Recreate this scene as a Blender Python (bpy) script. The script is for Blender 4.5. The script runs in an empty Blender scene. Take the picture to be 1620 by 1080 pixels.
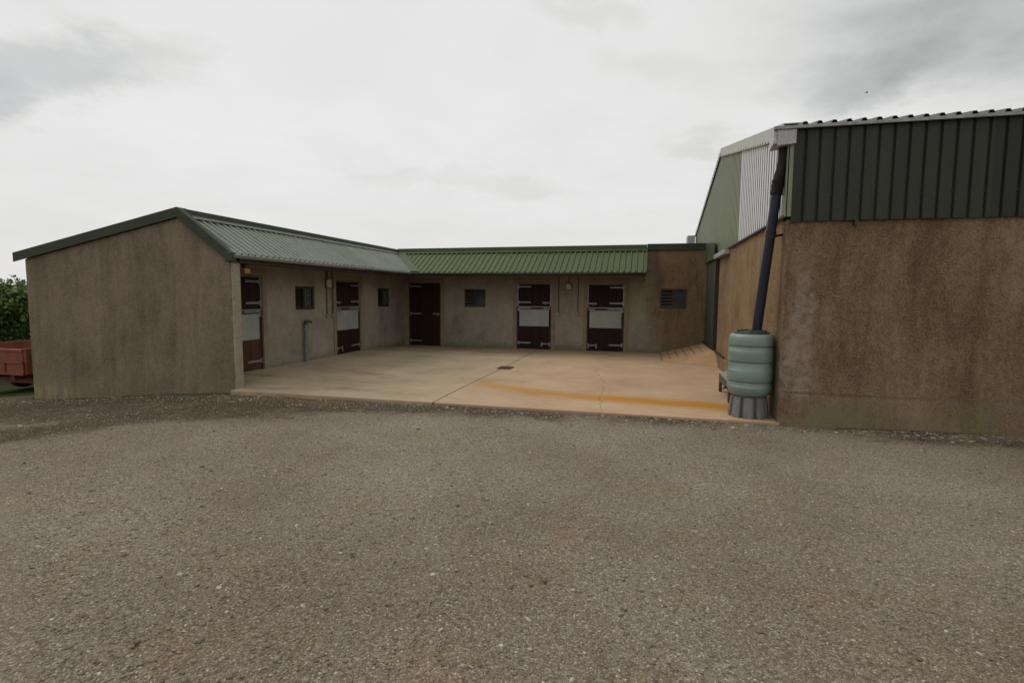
import bpy, bmesh, math, random
import numpy as np
from mathutils import Vector, Matrix

random.seed(7)
rng = np.random.default_rng(11)
R = math.radians
scene = bpy.context.scene
COL = scene.collection

# ------------------------------------------------------------------ helpers
WORLD_AT = {}


def tag(o, label=None, cat=None, group=None, kind=None):
    if label: o['label'] = label
    if cat: o['category'] = cat
    if group: o['group'] = group
    if kind: o['kind'] = kind
    return o


def empty(name, loc, label, cat, group=None):
    o = bpy.data.objects.new(name, None)
    COL.objects.link(o)
    o.location = loc
    o.empty_display_size = 0.2
    WORLD_AT[o] = Vector(loc)
    return tag(o, label, cat, group)


def P(x, y, z): return (x, y, z)


class MB:
    """collects shapes in world coordinates; build() links them as one mesh object"""

    def __init__(self):
        self.v, self.f, self.m = [], [], []

    def add(self, vs, fs, mi=0):
        b = len(self.v)
        self.v += [tuple(q) for q in vs]
        self.f += [tuple(b + i for i in q) for q in fs]
        self.m += [mi] * len(fs)
        return self

    def box(self, a0, a1, b0, b1, c0, c1, F=P, mi=0):
        vs = [F(a, b, c) for c in (c0, c1) for b in (b0, b1) for a in (a0, a1)]
        return self.add(vs, [(0, 2, 3, 1), (4, 5, 7, 6), (0, 1, 5, 4), (2, 6, 7, 3), (0, 4, 6, 2), (1, 3, 7, 5)], mi)

    def quad(self, a, b, c, d, mi=0):
        return self.add([a, b, c, d], [(0, 1, 2, 3)], mi)

    def prism(self, poly, off, mi=0):
        """poly: planar outline; off: extrusion vector"""
        n = len(poly)
        q = [Vector(p) for p in poly]
        vs = q + [p + Vector(off) for p in q]
        fs = [tuple(range(n)), tuple(range(2 * n - 1, n - 1, -1))]
        fs += [(i, (i + 1) % n, n + (i + 1) % n, n + i) for i in range(n)]
        return self.add(vs, fs, mi)

    def beam(self, a, b, up, w, h, mi=0):
        """rectangular bar from a to b; up: direction of h; w across; a,b on its centre line"""
        a, b = Vector(a), Vector(b)
        d = (b - a).normalized()
        up = (Vector(up) - d * d.dot(Vector(up))).normalized()
        s = d.cross(up)
        vs = []
        for p in (a, b):
            for i, j in ((-1, -1), (1, -1), (1, 1), (-1, 1)):
                vs.append(p + s * (i * w / 2) + up * (j * h / 2))
        return self.add(vs, [(0, 1, 2, 3), (7, 6, 5, 4), (0, 4, 5, 1), (1, 5, 6, 2), (2, 6, 7, 3), (3, 7, 4, 0)], mi)

    def tube(self, pts, rad, n=16, caps=True, mi=0):
        pts = [Vector(p) for p in pts]
        rads = rad if isinstance(rad, (list, tuple)) else [rad] * len(pts)
        b = len(self.v)
        ref = None
        for i, p in enumerate(pts):
            t = (pts[min(i + 1, len(pts) - 1)] - pts[max(i - 1, 0)]).normalized()
            if ref is None:
                ref = Vector((0, 0, 1)) if abs(t.z) < .9 else Vector((1, 0, 0))
            s = t.cross(ref).normalized()
            ref = s.cross(t).normalized()
            for k in range(n):
                a = 2 * math.pi * k / n
                self.v.append(tuple(p + (s * math.cos(a) + ref * math.sin(a)) * rads[i]))
        for i in range(len(pts) - 1):
            for k in range(n):
                self.f.append((b + i * n + k, b + i * n + (k + 1) % n, b + (i + 1) * n + (k + 1) % n, b + (i + 1) * n + k))
                self.m.append(mi)
        if caps:
            self.f.append(tuple(b + k for k in range(n))); self.m.append(mi)
            self.f.append(tuple(b + (len(pts) - 1) * n + k for k in range(n))[::-1]); self.m.append(mi)
        return self

    def lathe(self, prof, c, n=48, mi=0, caps=True):
        b = len(self.v)
        for r, z in prof:
            for k in range(n):
                a = 2 * math.pi * k / n
                self.v.append((c[0] + r * math.cos(a), c[1] + r * math.sin(a), c[2] + z))
        for i in range(len(prof) - 1):
            for k in range(n):
                self.f.append((b + i * n + k, b + i * n + (k + 1) % n, b + (i + 1) * n + (k + 1) % n, b + (i + 1) * n + k))
                self.m.append(mi)
        if caps:
            self.f.append(tuple(b + k for k in range(n))[::-1]); self.m.append(mi)
            self.f.append(tuple(b + (len(prof) - 1) * n + k for k in range(n))); self.m.append(mi)
        return self

    def build(self, name, mats, parent=None, label=None, smooth=False, bevel=0, seg=2, solid=0, recalc=True, angle=35):
        if not isinstance(mats, (list, tuple)): mats = [mats]
        vs = np.array(self.v)
        c = (vs.min(0) + vs.max(0)) / 2
        c[2] = vs[:, 2].min()
        me = bpy.data.meshes.new(name)
        me.from_pydata([tuple(q) for q in vs - c], [], self.f)
        for m in mats: me.materials.append(m)
        if len(mats) > 1:
            me.polygons.foreach_set('material_index', self.m)
        if recalc:
            bm = bmesh.new(); bm.from_mesh(me)
            bmesh.ops.recalc_face_normals(bm, faces=bm.faces)
            bm.to_mesh(me); bm.free()
        if smooth:
            me.polygons.foreach_set('use_smooth', [True] * len(me.polygons))
            me.set_sharp_from_angle(angle=R(angle))
        me.update()
        o = bpy.data.objects.new(name, me)
        COL.objects.link(o)
        WORLD_AT[o] = Vector(c)
        if parent:
            o.parent = parent
            o.location = Vector(c) - WORLD_AT[parent]
        else:
            o.location = c
        if solid:
            s = o.modifiers.new('thickness', 'SOLIDIFY'); s.thickness = solid; s.offset = 0
        if bevel:
            b = o.modifiers.new('bevel', 'BEVEL'); b.width = bevel; b.segments = seg; b.limit_method = 'ANGLE'; b.angle_limit = R(40)
        if label: o['label'] = label
        return o


# ------------------------------------------------------------------ node helpers
class NT:
    def __init__(self, name):
        self.mat = bpy.data.materials.new(name)
        self.mat.use_nodes = True
        self.t = self.mat.node_tree
        self.bsdf = self.t.nodes['Principled BSDF']
        self.pos = self.t.nodes.new('ShaderNodeNewGeometry').outputs['Position']

    def n(self, typ, **kw):
        nd = self.t.nodes.new(typ)
        for k, v in kw.items(): setattr(nd, k, v)
        return nd

    def l(self, a, b):
        if hasattr(a, 'node'): self.t.links.new(a, b)
        else: b.default_value = a

    def math(self, op, a, b=0.0, c=None, clamp=False):
        nd = self.n('ShaderNodeMath', operation=op); nd.use_clamp = clamp
        self.l(a, nd.inputs[0]); self.l(b, nd.inputs[1])
        if c is not None: self.l(c, nd.inputs[2])
        return nd.outputs[0]

    def map(self, scale=(1, 1, 1), loc=(0, 0, 0), src=None, rot=(0, 0, 0)):
        nd = self.n('ShaderNodeMapping')
        self.l(src or self.pos, nd.inputs['Vector'])
        nd.inputs['Scale'].default_value = scale; nd.inputs['Location'].default_value = loc
        nd.inputs['Rotation'].default_value = rot
        return nd.outputs[0]

    def noise(self, scale, detail=4, rough=.55, vec=None, out='Fac', dist=0):
        nd = self.n('ShaderNodeTexNoise')
        self.l(vec or self.pos, nd.inputs['Vector'])
        nd.inputs['Scale'].default_value = scale; nd.inputs['Detail'].default_value = detail
        nd.inputs['Roughness'].default_value = rough; nd.inputs['Distortion'].default_value = dist
        return nd.outputs[out]

    def voro(self, scale, vec=None, feature='F1', rand=1):
        nd = self.n('ShaderNodeTexVoronoi', feature=feature)
        self.l(vec or self.pos, nd.inputs['Vector'])
        nd.inputs['Scale'].default_value = scale; nd.inputs['Randomness'].default_value = rand
        return nd

    def ramp(self, fac, *stops, interp='LINEAR'):
        nd = self.n('ShaderNodeValToRGB')
        cr = nd.color_ramp; cr.interpolation = interp
        while len(cr.elements) < len(stops): cr.elements.new(0.5)
        for e, (p, c) in zip(cr.elements, stops):
            e.position = p
            e.color = (c, c, c, 1) if isinstance(c, (int, float)) else (*c, 1)
        self.l(fac, nd.inputs[0])
        return nd.outputs[0]

    def mix(self, fac, a, b, mode='MIX'):
        nd = self.n('ShaderNodeMix', data_type='RGBA', blend_type=mode)
        nd.clamp_factor = True
        self.l(fac, nd.inputs[0])
        for s, i in ((a, 6), (b, 7)):
            if hasattr(s, 'node'): self.l(s, nd.inputs[i])
            else: nd.inputs[i].default_value = (*s, 1) if len(s) == 3 else s
        return nd.outputs[2]

    def sstep(self, v, lo, hi, a=0.0, b=1.0):
        nd = self.n('ShaderNodeMapRange', interpolation_type='SMOOTHSTEP')
        self.l(v, nd.inputs[0])
        for i, q in zip((1, 2, 3, 4), (lo, hi, a, b)): nd.inputs[i].default_value = q
        return nd.outputs[0]

    def xyz(self, v=None):
        nd = self.n('ShaderNodeSeparateXYZ'); self.l(v or self.pos, nd.inputs[0])
        return nd.outputs

    def attr(self, name):
        return self.n('ShaderNodeAttribute', attribute_name=name).outputs['Fac']

    def curve(self, v, lo, hi, pts):
        """y(v) through pts, normalised over [lo,hi] in v and the y range of pts"""
        ys = [q[1] for q in pts]; y0, y1 = min(ys) - .2, max(ys) + .2
        mr = self.n('ShaderNodeMapRange'); self.l(v, mr.inputs[0])
        mr.inputs[1].default_value = lo; mr.inputs[2].default_value = hi
        fc = self.n('ShaderNodeFloatCurve')
        c = fc.mapping.curves[0]
        pp = sorted([((x - lo) / (hi - lo), (y - y0) / (y1 - y0)) for x, y in pts])
        while len(c.points) < len(pp): c.points.new(.5, .5)
        for q, (a, b) in zip(c.points, pp): q.location = (a, b)
        fc.mapping.update()
        self.l(mr.outputs[0], fc.inputs['Value'])
        return self.math('MULTIPLY_ADD', fc.outputs[0], y1 - y0, y0)

    def bump(self, h, dist=.01, strength=1.0, normal=None):
        nd = self.n('ShaderNodeBump')
        nd.inputs['Distance'].default_value = dist; nd.inputs['Strength'].default_value = strength
        self.l(h, nd.inputs['Height'])
        if normal is not None: self.l(normal, nd.inputs['Normal'])
        self.t.links.new(nd.outputs[0], self.bsdf.inputs['Normal'])
        return nd.outputs[0]

    def done(self, color=None, rough=.8, metal=0, spec=.5):
        b = self.bsdf
        if color is not None:
            if hasattr(color, 'node'): self.l(color, b.inputs['Base Color'])
            else: b.inputs['Base Color'].default_value = (*color, 1)
        self.l(rough, b.inputs['Roughness']); self.l(metal, b.inputs['Metallic'])
        b.inputs['Specular IOR Level'].default_value = spec
        return self.mat


# ------------------------------------------------------------------ materials
def roughcast(name, dark, light, streak=1.0, grain=1.0, pale=None, moss=0.0, ground=0.0):
    m = NT(name)
    st = m.noise(1.0, 6, .7, m.map((2.1, 2.1, .42)), dist=.9)
    st2 = m.noise(1.0, 4, .7, m.map((7, 7, .9), (3, 1, 0)), dist=.6)
    big = m.noise(1.0, 6, .7)
    gr = m.noise(42, 3, .8)
    mid = m.noise(13, 5, .75)
    f = m.math('ADD', m.math('MULTIPLY', st, .46 * streak), m.math('MULTIPLY', big, .40))
    f = m.math('ADD', f, m.math('MULTIPLY', st2, .14 * streak))
    f = m.math('ADD', f, m.math('MULTIPLY', m.math('SUBTRACT', mid, .5), .30))
    f = m.math('ADD', f, m.math('MULTIPLY', m.math('SUBTRACT', gr, .5), 1.25 * grain))
    mu = .5 * (.46 * streak + .40 + .14 * streak)
    c = m.ramp(f, (mu - .24, tuple(q * .62 for q in dark)), (mu - .10, dark), (mu + .09, light), (mu + .27, tuple(q * 1.45 for q in light)))
    x, y, z = m.xyz()
    if pale:
        # lime bloom left where the hopper has dripped down the corner
        x0, z0, z1 = pale
        wob = m.math('MULTIPLY', m.math('SUBTRACT', m.noise(2.2, 4), .5), .35)
        wid = m.math('MULTIPLY_ADD', z, -.11, .36)
        d = m.math('DIVIDE', m.math('ABSOLUTE', m.math('SUBTRACT', m.math('ADD', x, wob), x0)), wid)
        k = m.sstep(d, 1.0, .35)
        k = m.math('MULTIPLY', k, m.math('MULTIPLY', m.sstep(z, z1, z1 - .7), m.sstep(z, z0 - .1, z0 + .15)))
        k = m.math('MULTIPLY', k, m.sstep(m.noise(7, 6, .75), .36, .62))
        patch = m.math('MULTIPLY', m.sstep(m.noise(1.3, 6, .7, m.map((1, 1, 1.6), (5, 0, 2))), .56, .72), m.sstep(z, 1.5, .6))
        k = m.math('MAXIMUM', k, m.math('MULTIPLY', patch, .55))
        c = m.mix(m.math('MULTIPLY', k, .7), c, (.31, .275, .22))
        # the plinth line
        pz = m.math('ADD', z, m.math('MULTIPLY', m.noise(3, 3), .05))
        line = m.math('MULTIPLY', m.sstep(pz, .425, .44), m.sstep(pz, .47, .455))
        line = m.math('MULTIPLY', m.math('MULTIPLY', line, m.sstep(x, 4.6, 2.4)), m.sstep(m.noise(2.0, 4, .7), .42, .56))
        c = m.mix(m.math('MULTIPLY', line, .45), c, tuple(q * .5 for q in dark))
        k2 = m.math('MULTIPLY', m.sstep(pz, .46, .40), m.sstep(m.noise(2.4, 5, .6), .38, .68))
        c = m.mix(m.math('MULTIPLY', k2, .6), c, (.20, .185, .14))
    if moss:
        k = m.math('MULTIPLY', m.sstep(m.math('ADD', z, m.math('MULTIPLY', m.noise(2.3, 5, .7), -.75)), ground + .12, ground - .35),
                   m.sstep(m.noise(1.4, 3, .6, m.map((1, 1, .4))), .40, .62))
        c = m.mix(m.math('MULTIPLY', k, moss), c, (.20, .18, .085))
        if not pale:
            lk = m.math('MULTIPLY', m.sstep(m.noise(1, 5, .7, m.map((9, 9, 2))), .42, .6), m.sstep(m.math('ADD', z, m.math('MULTIPLY', m.noise(2.5, 4), .3)), .12, -.12))
            lk = m.math('MULTIPLY', lk, m.sstep(x, -10.3, -11.0))
            c = m.mix(m.math('MULTIPLY', lk, .8), c, (.30, .27, .15))
            pk = m.math('MULTIPLY', m.sstep(m.noise(1, 5, .7, m.map((3, 3, 5), (2, 0, 4))), .55, .68), m.sstep(z, .45, .0))
            c = m.mix(m.math('MULTIPLY', pk, .5), c, (.27, .24, .19))
    h = m.math('ADD', m.math('MULTIPLY', m.noise(60, 4, .8), .8), m.math('MULTIPLY', m.voro(48).outputs['Distance'], .5))
    m.bump(h, .012, 1.0)
    return m.done(c, .95, spec=.15)


M = {}
M['gable'] = roughcast('gable_roughcast', (.136, .104, .071), (.236, .186, .132), .9, .7, moss=.55, ground=-.25)
M['barn_front'] = roughcast('barn_front_roughcast', (.128, .086, .050), (.236, .165, .104), 1.15, .6, pale=(2.02, .3, 2.5), moss=.5, ground=.05)
M['barn_side'] = roughcast('barn_side_roughcast', (.145, .091, .047), (.285, .192, .107), .5, .85)
M['corner_render'] = roughcast('corner_render', (.25, .215, .165), (.37, .325, .26), .8, .8)


def stable_render():
    """smooth grey render under the canopy, brown roughcast to the right of it"""
    m = NT('stable_render')
    big = m.noise(1.1, 6, .6); st = m.noise(1, 5, .7, m.map((3, 3, .6)), dist=.7)
    gr = m.noise(45, 3, .75); mid = m.noise(4, 6, .75)
    f = m.math('ADD', m.math('MULTIPLY', big, .5), m.math('MULTIPLY', st, .25))
    f = m.math('ADD', f, m.math('MULTIPLY', mid, .34))
    f = m.math('ADD', f, m.math('MULTIPLY', m.math('SUBTRACT', gr, .5), .5))
    grey = m.ramp(f, (.30, (.13, .112, .083)), (.54, (.262, .234, .182)), (.8, (.36, .325, .26)))
    st3 = m.noise(1, 6, .7, m.map((2.2, 2.2, .5), (2, 2, 0)), dist=.8)
    f2 = m.math('ADD', m.math('MULTIPLY', st3, .6), m.math('MULTIPLY', big, .35))
    f2 = m.math('ADD', f2, m.math('MULTIPLY', m.math('SUBTRACT', m.noise(42, 3, .8), .5), .85))
    brown = m.ramp(f2, (.28, (.085, .058, .034)), (.48, (.175, .122, .071)), (.72, (.28, .205, .127)))
    x, y, z = m.xyz()
    # weathered area beyond the end of the canopy: rain has browned the wall, ragged edge following the eave
    e = m.math('ADD', x, m.math('MULTIPLY', m.math('SUBTRACT', m.noise(1.6, 5, .65), .5), .9))
    e = m.math('ADD', e, m.math('MULTIPLY', m.math('SUBTRACT', z, 1.2), .12))
    k = m.sstep(e, -.15, .55)
    c = m.mix(k, grey, brown)
    # splash-back dirt at the foot of the walls
    k = m.sstep(m.math('ADD', z, m.math('MULTIPLY', m.noise(3, 5, .7), -.35)), .06, -.14)
    c = m.mix(m.math('MULTIPLY', k, .6), c, (.13, .125, .075))
    h = m.math('ADD', m.math('MULTIPLY', m.noise(60, 4, .8), .6), m.noise(12, 4, .6))
    m.bump(h, .006, .8)
    return m.done(c, .95, spec=.15)


M['stable'] = stable_render()


def simple(name, a, b, scale=6, rough=.6, metal=0, spec=.5, bumpd=.001, detail=5, streak=None, fine=0):
    m = NT(name)
    f = m.noise(scale, detail, .6, m.map(streak) if streak else None)
    if fine:
        f = m.math('ADD', f, m.math('MULTIPLY', m.math('SUBTRACT', m.noise(60, 3, .7), .5), fine))
    c = m.ramp(f, (.3, a), (.7, b))
    m.bump(m.noise(scale * 6, 4), bumpd, .5)
    rr = m.sstep(m.noise(scale * 1.7, 4), .3, .7, max(rough - .1, .02), min(rough + .12, 1))
    return m.done(c, rr, metal, spec)


def painted_sheet(name, a, b, rough, spec=.5, grime=(.05, .05, .035), k=.4, along=(3, 3, .5), lap=None):
    m = NT(name)
    f = m.noise(1, 5, .6, m.map(along))
    c = m.ramp(f, (.3, a), (.7, b))
    if lap:
        x, y, z = m.xyz()
        wn1 = m.n('ShaderNodeTexWhiteNoise', noise_dimensions='1D')
        m.l(m.math('FLOOR', m.math('DIVIDE', x if lap == 'x' else y, 1.01)), wn1.inputs['W'])
        v = m.math('MULTIPLY_ADD', wn1.outputs['Value'], .26, .87)
        hv = m.n('ShaderNodeHueSaturation'); m.l(c, hv.inputs['Color']); m.l(v, hv.inputs['Value'])
        c = hv.outputs[0]
    g = m.sstep(m.noise(1, 6, .7, m.map(tuple(q * 2.2 for q in along), (4, 2, 1))), .52, .75)
    c = m.mix(m.math('MULTIPLY', g, k), c, grime)
    m.bump(m.noise(2.5, 2), .006, .25)
    rr = m.sstep(f, .3, .7, rough - .06, rough + .1)
    return m.done(c, rr, 0, spec)


M['canopy_left'] = painted_sheet('pale_green_sheet', (.175, .195, .142), (.235, .255, .195), .33, .6, (.08, .088, .05), .6, (.6, 4, 4), 'y')  # paler green than the back canopy
M['canopy_back'] = painted_sheet('green_sheet', (.055, .075, .019), (.078, .102, .028), .5, .32, (.05, .06, .022), .5, (4, .6, 4), 'x')
M['flash_green'] = painted_sheet('green_flashing', (.042, .060, .019), (.058, .078, .027), .5, .25, (.05, .055, .03), .4, (2, 2, 2))
M['flash_dark'] = painted_sheet('dark_green_flashing', (.042, .050, .033), (.058, .067, .045), .6, .12, (.04, .042, .03), .4, (2, 2, 2))
M['flash_grey'] = painted_sheet('grey_green_flashing', (.12, .135, .11), (.165, .18, .15), .5, .3, (.08, .085, .06), .4, (2, 2, 2))
M['clad_dark'] = painted_sheet('juniper_cladding', (.030, .034, .024), (.040, .045, .033), .6, .2, (.022, .026, .017), .5, (6, 6, .5), 'x')
M['clad_side'] = painted_sheet('faded_side_cladding', (.15, .175, .095), (.195, .22, .125), .5, .35, (.12, .125, .08), .5, (6, 6, .4))
M['clad_pale'] = painted_sheet('pale_side_cladding', (.46, .46, .45), (.56, .56, .55), .4, .5, (.38, .38, .33), .5, (6, 6, .4))
M['verge_pale'] = painted_sheet('weathered_verge', (.33, .34, .28), (.47, .47, .42), .5, .4, (.25, .27, .18), .6, (1, 3, 1))
M['corner_pale'] = painted_sheet('pale_green_corner', (.17, .20, .12), (.22, .25, .155), .45, .4)
M['galv'] = simple('galvanised_steel', (.30, .305, .30), (.46, .465, .46), 14, .48, .35, .5, .001, fine=.5)
M['galv_dull'] = simple('dull_galvanised', (.20, .205, .20), (.34, .345, .34), 14, .55, .3, .4, .001, fine=.5)
M['galv_old'] = simple('spotted_galvanised', (.27, .27, .255), (.50, .50, .48), 38, .6, .25, .5, .001)
M['hinge'] = simple('zinc_hinge', (.18, .188, .188), (.30, .31, .31), 22, .45, .4)
M['gutter'] = simple('grey_gutter', (.16, .175, .16), (.23, .245, .23), 4, .3, 0, .6)
M['gutter_green'] = simple('green_gutter', (.05, .065, .035), (.075, .09, .05), 4, .4, 0, .5)
M['timber'] = simple('brown_fascia_timber', (.036, .023, .014), (.06, .038, .024), 3, .75, streak=(1, 1, 14))
M['door_band'] = simple('tan_door_surround', (.20, .150, .098), (.275, .212, .145), 3, .9, spec=.2, fine=.5, bumpd=.002)
M['sill'] = simple('painted_frame_brown', (.030, .016, .011), (.05, .027, .018), 8, .55)


def planks(name, a, b, rot=0):
    m = NT(name)
    x, y, z = m.xyz()
    u = m.math('ADD', x, y)
    fr = m.math('FRACT', m.math('DIVIDE', u, .118))
    g = m.math('MAXIMUM', m.sstep(fr, .05, .0), m.sstep(fr, .95, 1.0))
    f = m.noise(1, 5, .65, m.map((14, 14, .8)))
    idx = m.n('ShaderNodeTexWhiteNoise', noise_dimensions='1D')
    m.l(m.math('FLOOR', m.math('DIVIDE', u, .118)), idx.inputs['W'])
    f = m.math('ADD', f, m.math('MULTIPLY', m.math('SUBTRACT', idx.outputs['Value'], .5), .25))
    c = m.ramp(f, (.3, a), (.72, b))
    sc = m.math('MULTIPLY', m.sstep(m.noise(9, 6, .75, m.map((1, 1, .35))), .66, .76), m.sstep(z, 1.0, .3))
    c = m.mix(m.math('MULTIPLY', sc, .5), c, (.16, .12, .09))
    c = m.mix(m.math('MULTIPLY', g, .75), c, tuple(q * .25 for q in a))
    m.bump(m.math('SUBTRACT', m.math('MULTIPLY', f, .15), g), .006, .8)
    return m.done(c, .7, spec=.18)


M['door'] = planks('dark_door_planks', (.017, .0075, .006), (.029, .0125, .0098))
M['door_red'] = planks('red_brown_door_planks', (.06, .026, .015), (.095, .042, .025))
M['door_edge'] = simple('door_edge_dark', (.016, .011, .009), (.027, .018, .014), 6, .6)
M['plate'] = simple('brushed_steel_plate', (.245, .265, .245), (.325, .345, .32), 2.2, .55, .15, .4, fine=.12)
M['glass'] = NT('dark_glass').done((.012, .014, .015), .08, spec=.6)
M['glass_pale'] = simple('dusty_pale_glass', (.05, .053, .05), (.12, .123, .117), 5, .22, streak=(9, 9, 1))
M['blade'] = simple('glass_louvre', (.012, .014, .015), (.024, .028, .03), 5, .3, 0, .25)
M['blade_open'] = simple('pale_louvre', (.07, .073, .07), (.13, .134, .13), 8, .4)
M['cream'] = simple('cream_plastic', (.40, .36, .26), (.48, .43, .32), 5, .5)
M['conduit'] = simple('dark_conduit', (.030, .031, .030), (.05, .05, .048), 9, .45)
M['switch'] = simple('metal_switch_box', (.20, .19, .16), (.34, .33, .30), 30, .5, .3)
M['pipe_grey'] = simple('grey_pipe_lagging', (.13, .135, .135), (.19, .195, .195), 7, .6)
M['brass'] = simple('dull_brass', (.13, .10, .06), (.2, .16, .1), 20, .45, .6)
M['amber'] = simple('amber_plastic', (.30, .15, .02), (.38, .2, .035), 8, .4)
M['slide'] = simple('green_sliding_door', (.026, .036, .024), (.038, .05, .034), 1.5, .5, streak=(4, 4, .5))
M['black'] = simple('black_steel', (.012, .012, .012), (.022, .022, .021), 8, .5)
M['navy'] = painted_sheet('navy_pipe', (.008, .012, .023), (.013, .020, .036), .36, .4, (.03, .026, .025), .5, (5, 5, 1))
M['pipe_black'] = painted_sheet('black_pipe_fitting', (.008, .007, .0065), (.014, .012, .011), .62, .2, (.05, .033, .022), .6, (6, 6, 2))
M['rubber'] = simple('tyre_rubber', (.014, .014, .013), (.03, .028, .025), 12, .85)
M['stand'] = simple('grey_plastic_stand', (.115, .11, .105), (.185, .178, .17), 5, .65, streak=(3, 3, 1), fine=.25)
M['lid'] = simple('dark_green_lid', (.022, .027, .025), (.04, .046, .042), 10, .45)
M['wood_grey'] = simple('weathered_timber', (.20, .185, .155), (.36, .34, .30), 5, .85, streak=(2, 9, 9), bumpd=.003)
M['wood_dark'] = simple('damp_timber', (.055, .045, .032), (.10, .082, .06), 5, .85, streak=(2, 9, 9), bumpd=.003)
M['rust'] = simple('rusty_grate', (.05, .026, .015), (.12, .055, .025), 30, .85, bumpd=.002)
M['interior'] = simple('dark_interior', (.02, .02, .02), (.03, .03, .03), 2, .9)
M['roof_far'] = painted_sheet('roof_sheet', (.07, .08, .055), (.1, .11, .08), .5)


def butt_mat():
    m = NT('sage_green_plastic')
    f = m.noise(3, 5, .6)
    c = m.ramp(f, (.3, (.150, .208, .178)), (.7, (.182, .246, .21)))
    x, y, z = m.xyz()
    sc = m.sstep(m.noise(1, 2, .5, m.map((30, 30, 6), (0, 0, 0), rot=(0, .3, 0))), .735, .77)
    c = m.mix(m.math('MULTIPLY', sc, .3), c, (.42, .48, .44))
    al = m.math('MULTIPLY', m.sstep(m.noise(6, 6, .7), .48, .72), m.sstep(z, .75, .25))
    c = m.mix(m.math('MULTIPLY', al, .55), c, (.10, .125, .085))
    al = m.sstep(m.noise(1, 5, .7, m.map((9, 9, 1.2))), .55, .8)
    c = m.mix(m.math('MULTIPLY', al, .3), c, (.14, .16, .10))
    m.bump(m.noise(30, 3), .001, .4)
    return m.done(c, m.sstep(f, .3, .7, .30, .44), spec=.5)


M['butt'] = butt_mat()


def trailer_mat():
    m = NT('rusty_red_paint')
    f = m.noise(3, 5, .6)
    c = m.ramp(f, (.3, (.16, .034, .018)), (.7, (.26, .062, .034)))
    r = m.sstep(m.noise(5.5, 7, .8, m.map((1, 1, .6))), .43, .60)
    c = m.mix(m.math('MULTIPLY', r, .85), c, (.13, .075, .035))
    a = m.sstep(m.noise(3.2, 5, .7, m.map((1, 1, .8), (7, 3, 1))), .54, .72)
    c = m.mix(m.math('MULTIPLY', a, .7), c, (.15, .13, .05))
    m.bump(m.noise(25, 4), .002, .6)
    return m.done(c, m.sstep(r, 0, 1, .5, .85), spec=.35)


M['trailer'] = trailer_mat()


def leaf_mat(name, cols):
    m = NT(name)
    rnd = m.t.nodes.new('ShaderNodeNewGeometry').outputs['Random Per Island']
    c = m.ramp(rnd, *[(i / (len(cols) - 1), q) for i, q in enumerate(cols)])
    big = m.sstep(m.noise(1.6, 3), .35, .65, .7, 1.25)
    c = m.mix(1.0, c, (1, 1, 1), 'MULTIPLY')
    hs = m.n('ShaderNodeHueSaturation'); m.l(c, hs.inputs['Color']); m.l(big, hs.inputs['Value'])
    m.done(hs.outputs[0], .5, spec=.35)
    tr = m.n('ShaderNodeBsdfTranslucent'); m.l(hs.outputs[0], tr.inputs[0])
    mx = m.n('ShaderNodeMixShader'); mx.inputs[0].default_value = .3
    m.l(m.bsdf.outputs[0], mx.inputs[1]); m.l(tr.outputs[0], mx.inputs[2])
    m.l(mx.outputs[0], m.t.nodes['Material Output'].inputs['Surface'])
    return m.mat


M['leaf'] = leaf_mat('hedge_leaf', [(.030, .060, .014), (.055, .10, .022), (.09, .145, .03), (.15, .215, .055)])
M['leaf_far'] = leaf_mat('far_leaf', [(.05, .075, .035), (.08, .11, .05), (.11, .14, .07)])
M['stem'] = simple('hedge_stem', (.04, .03, .02), (.08, .06, .04), 10, .9)
M['red_leaf'] = simple('red_leaf', (.18, .03, .025), (.28, .06, .05), 60, .6)
M['feather'] = simple('dark_feather', (.30, .30, .31), (.36, .36, .365), 9, .7)


# ---- gravel
def stone_colors(m, rnd, seed=0.0):
    return m.ramp(rnd, (0, (.10, .080, .055)), (.25, (.155, .128, .092)), (.5, (.198, .167, .125)), (.75, (.245, .213, .167)),
                  (.94, (.31, .28, .235)), (1, (.48, .455, .40)))


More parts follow.
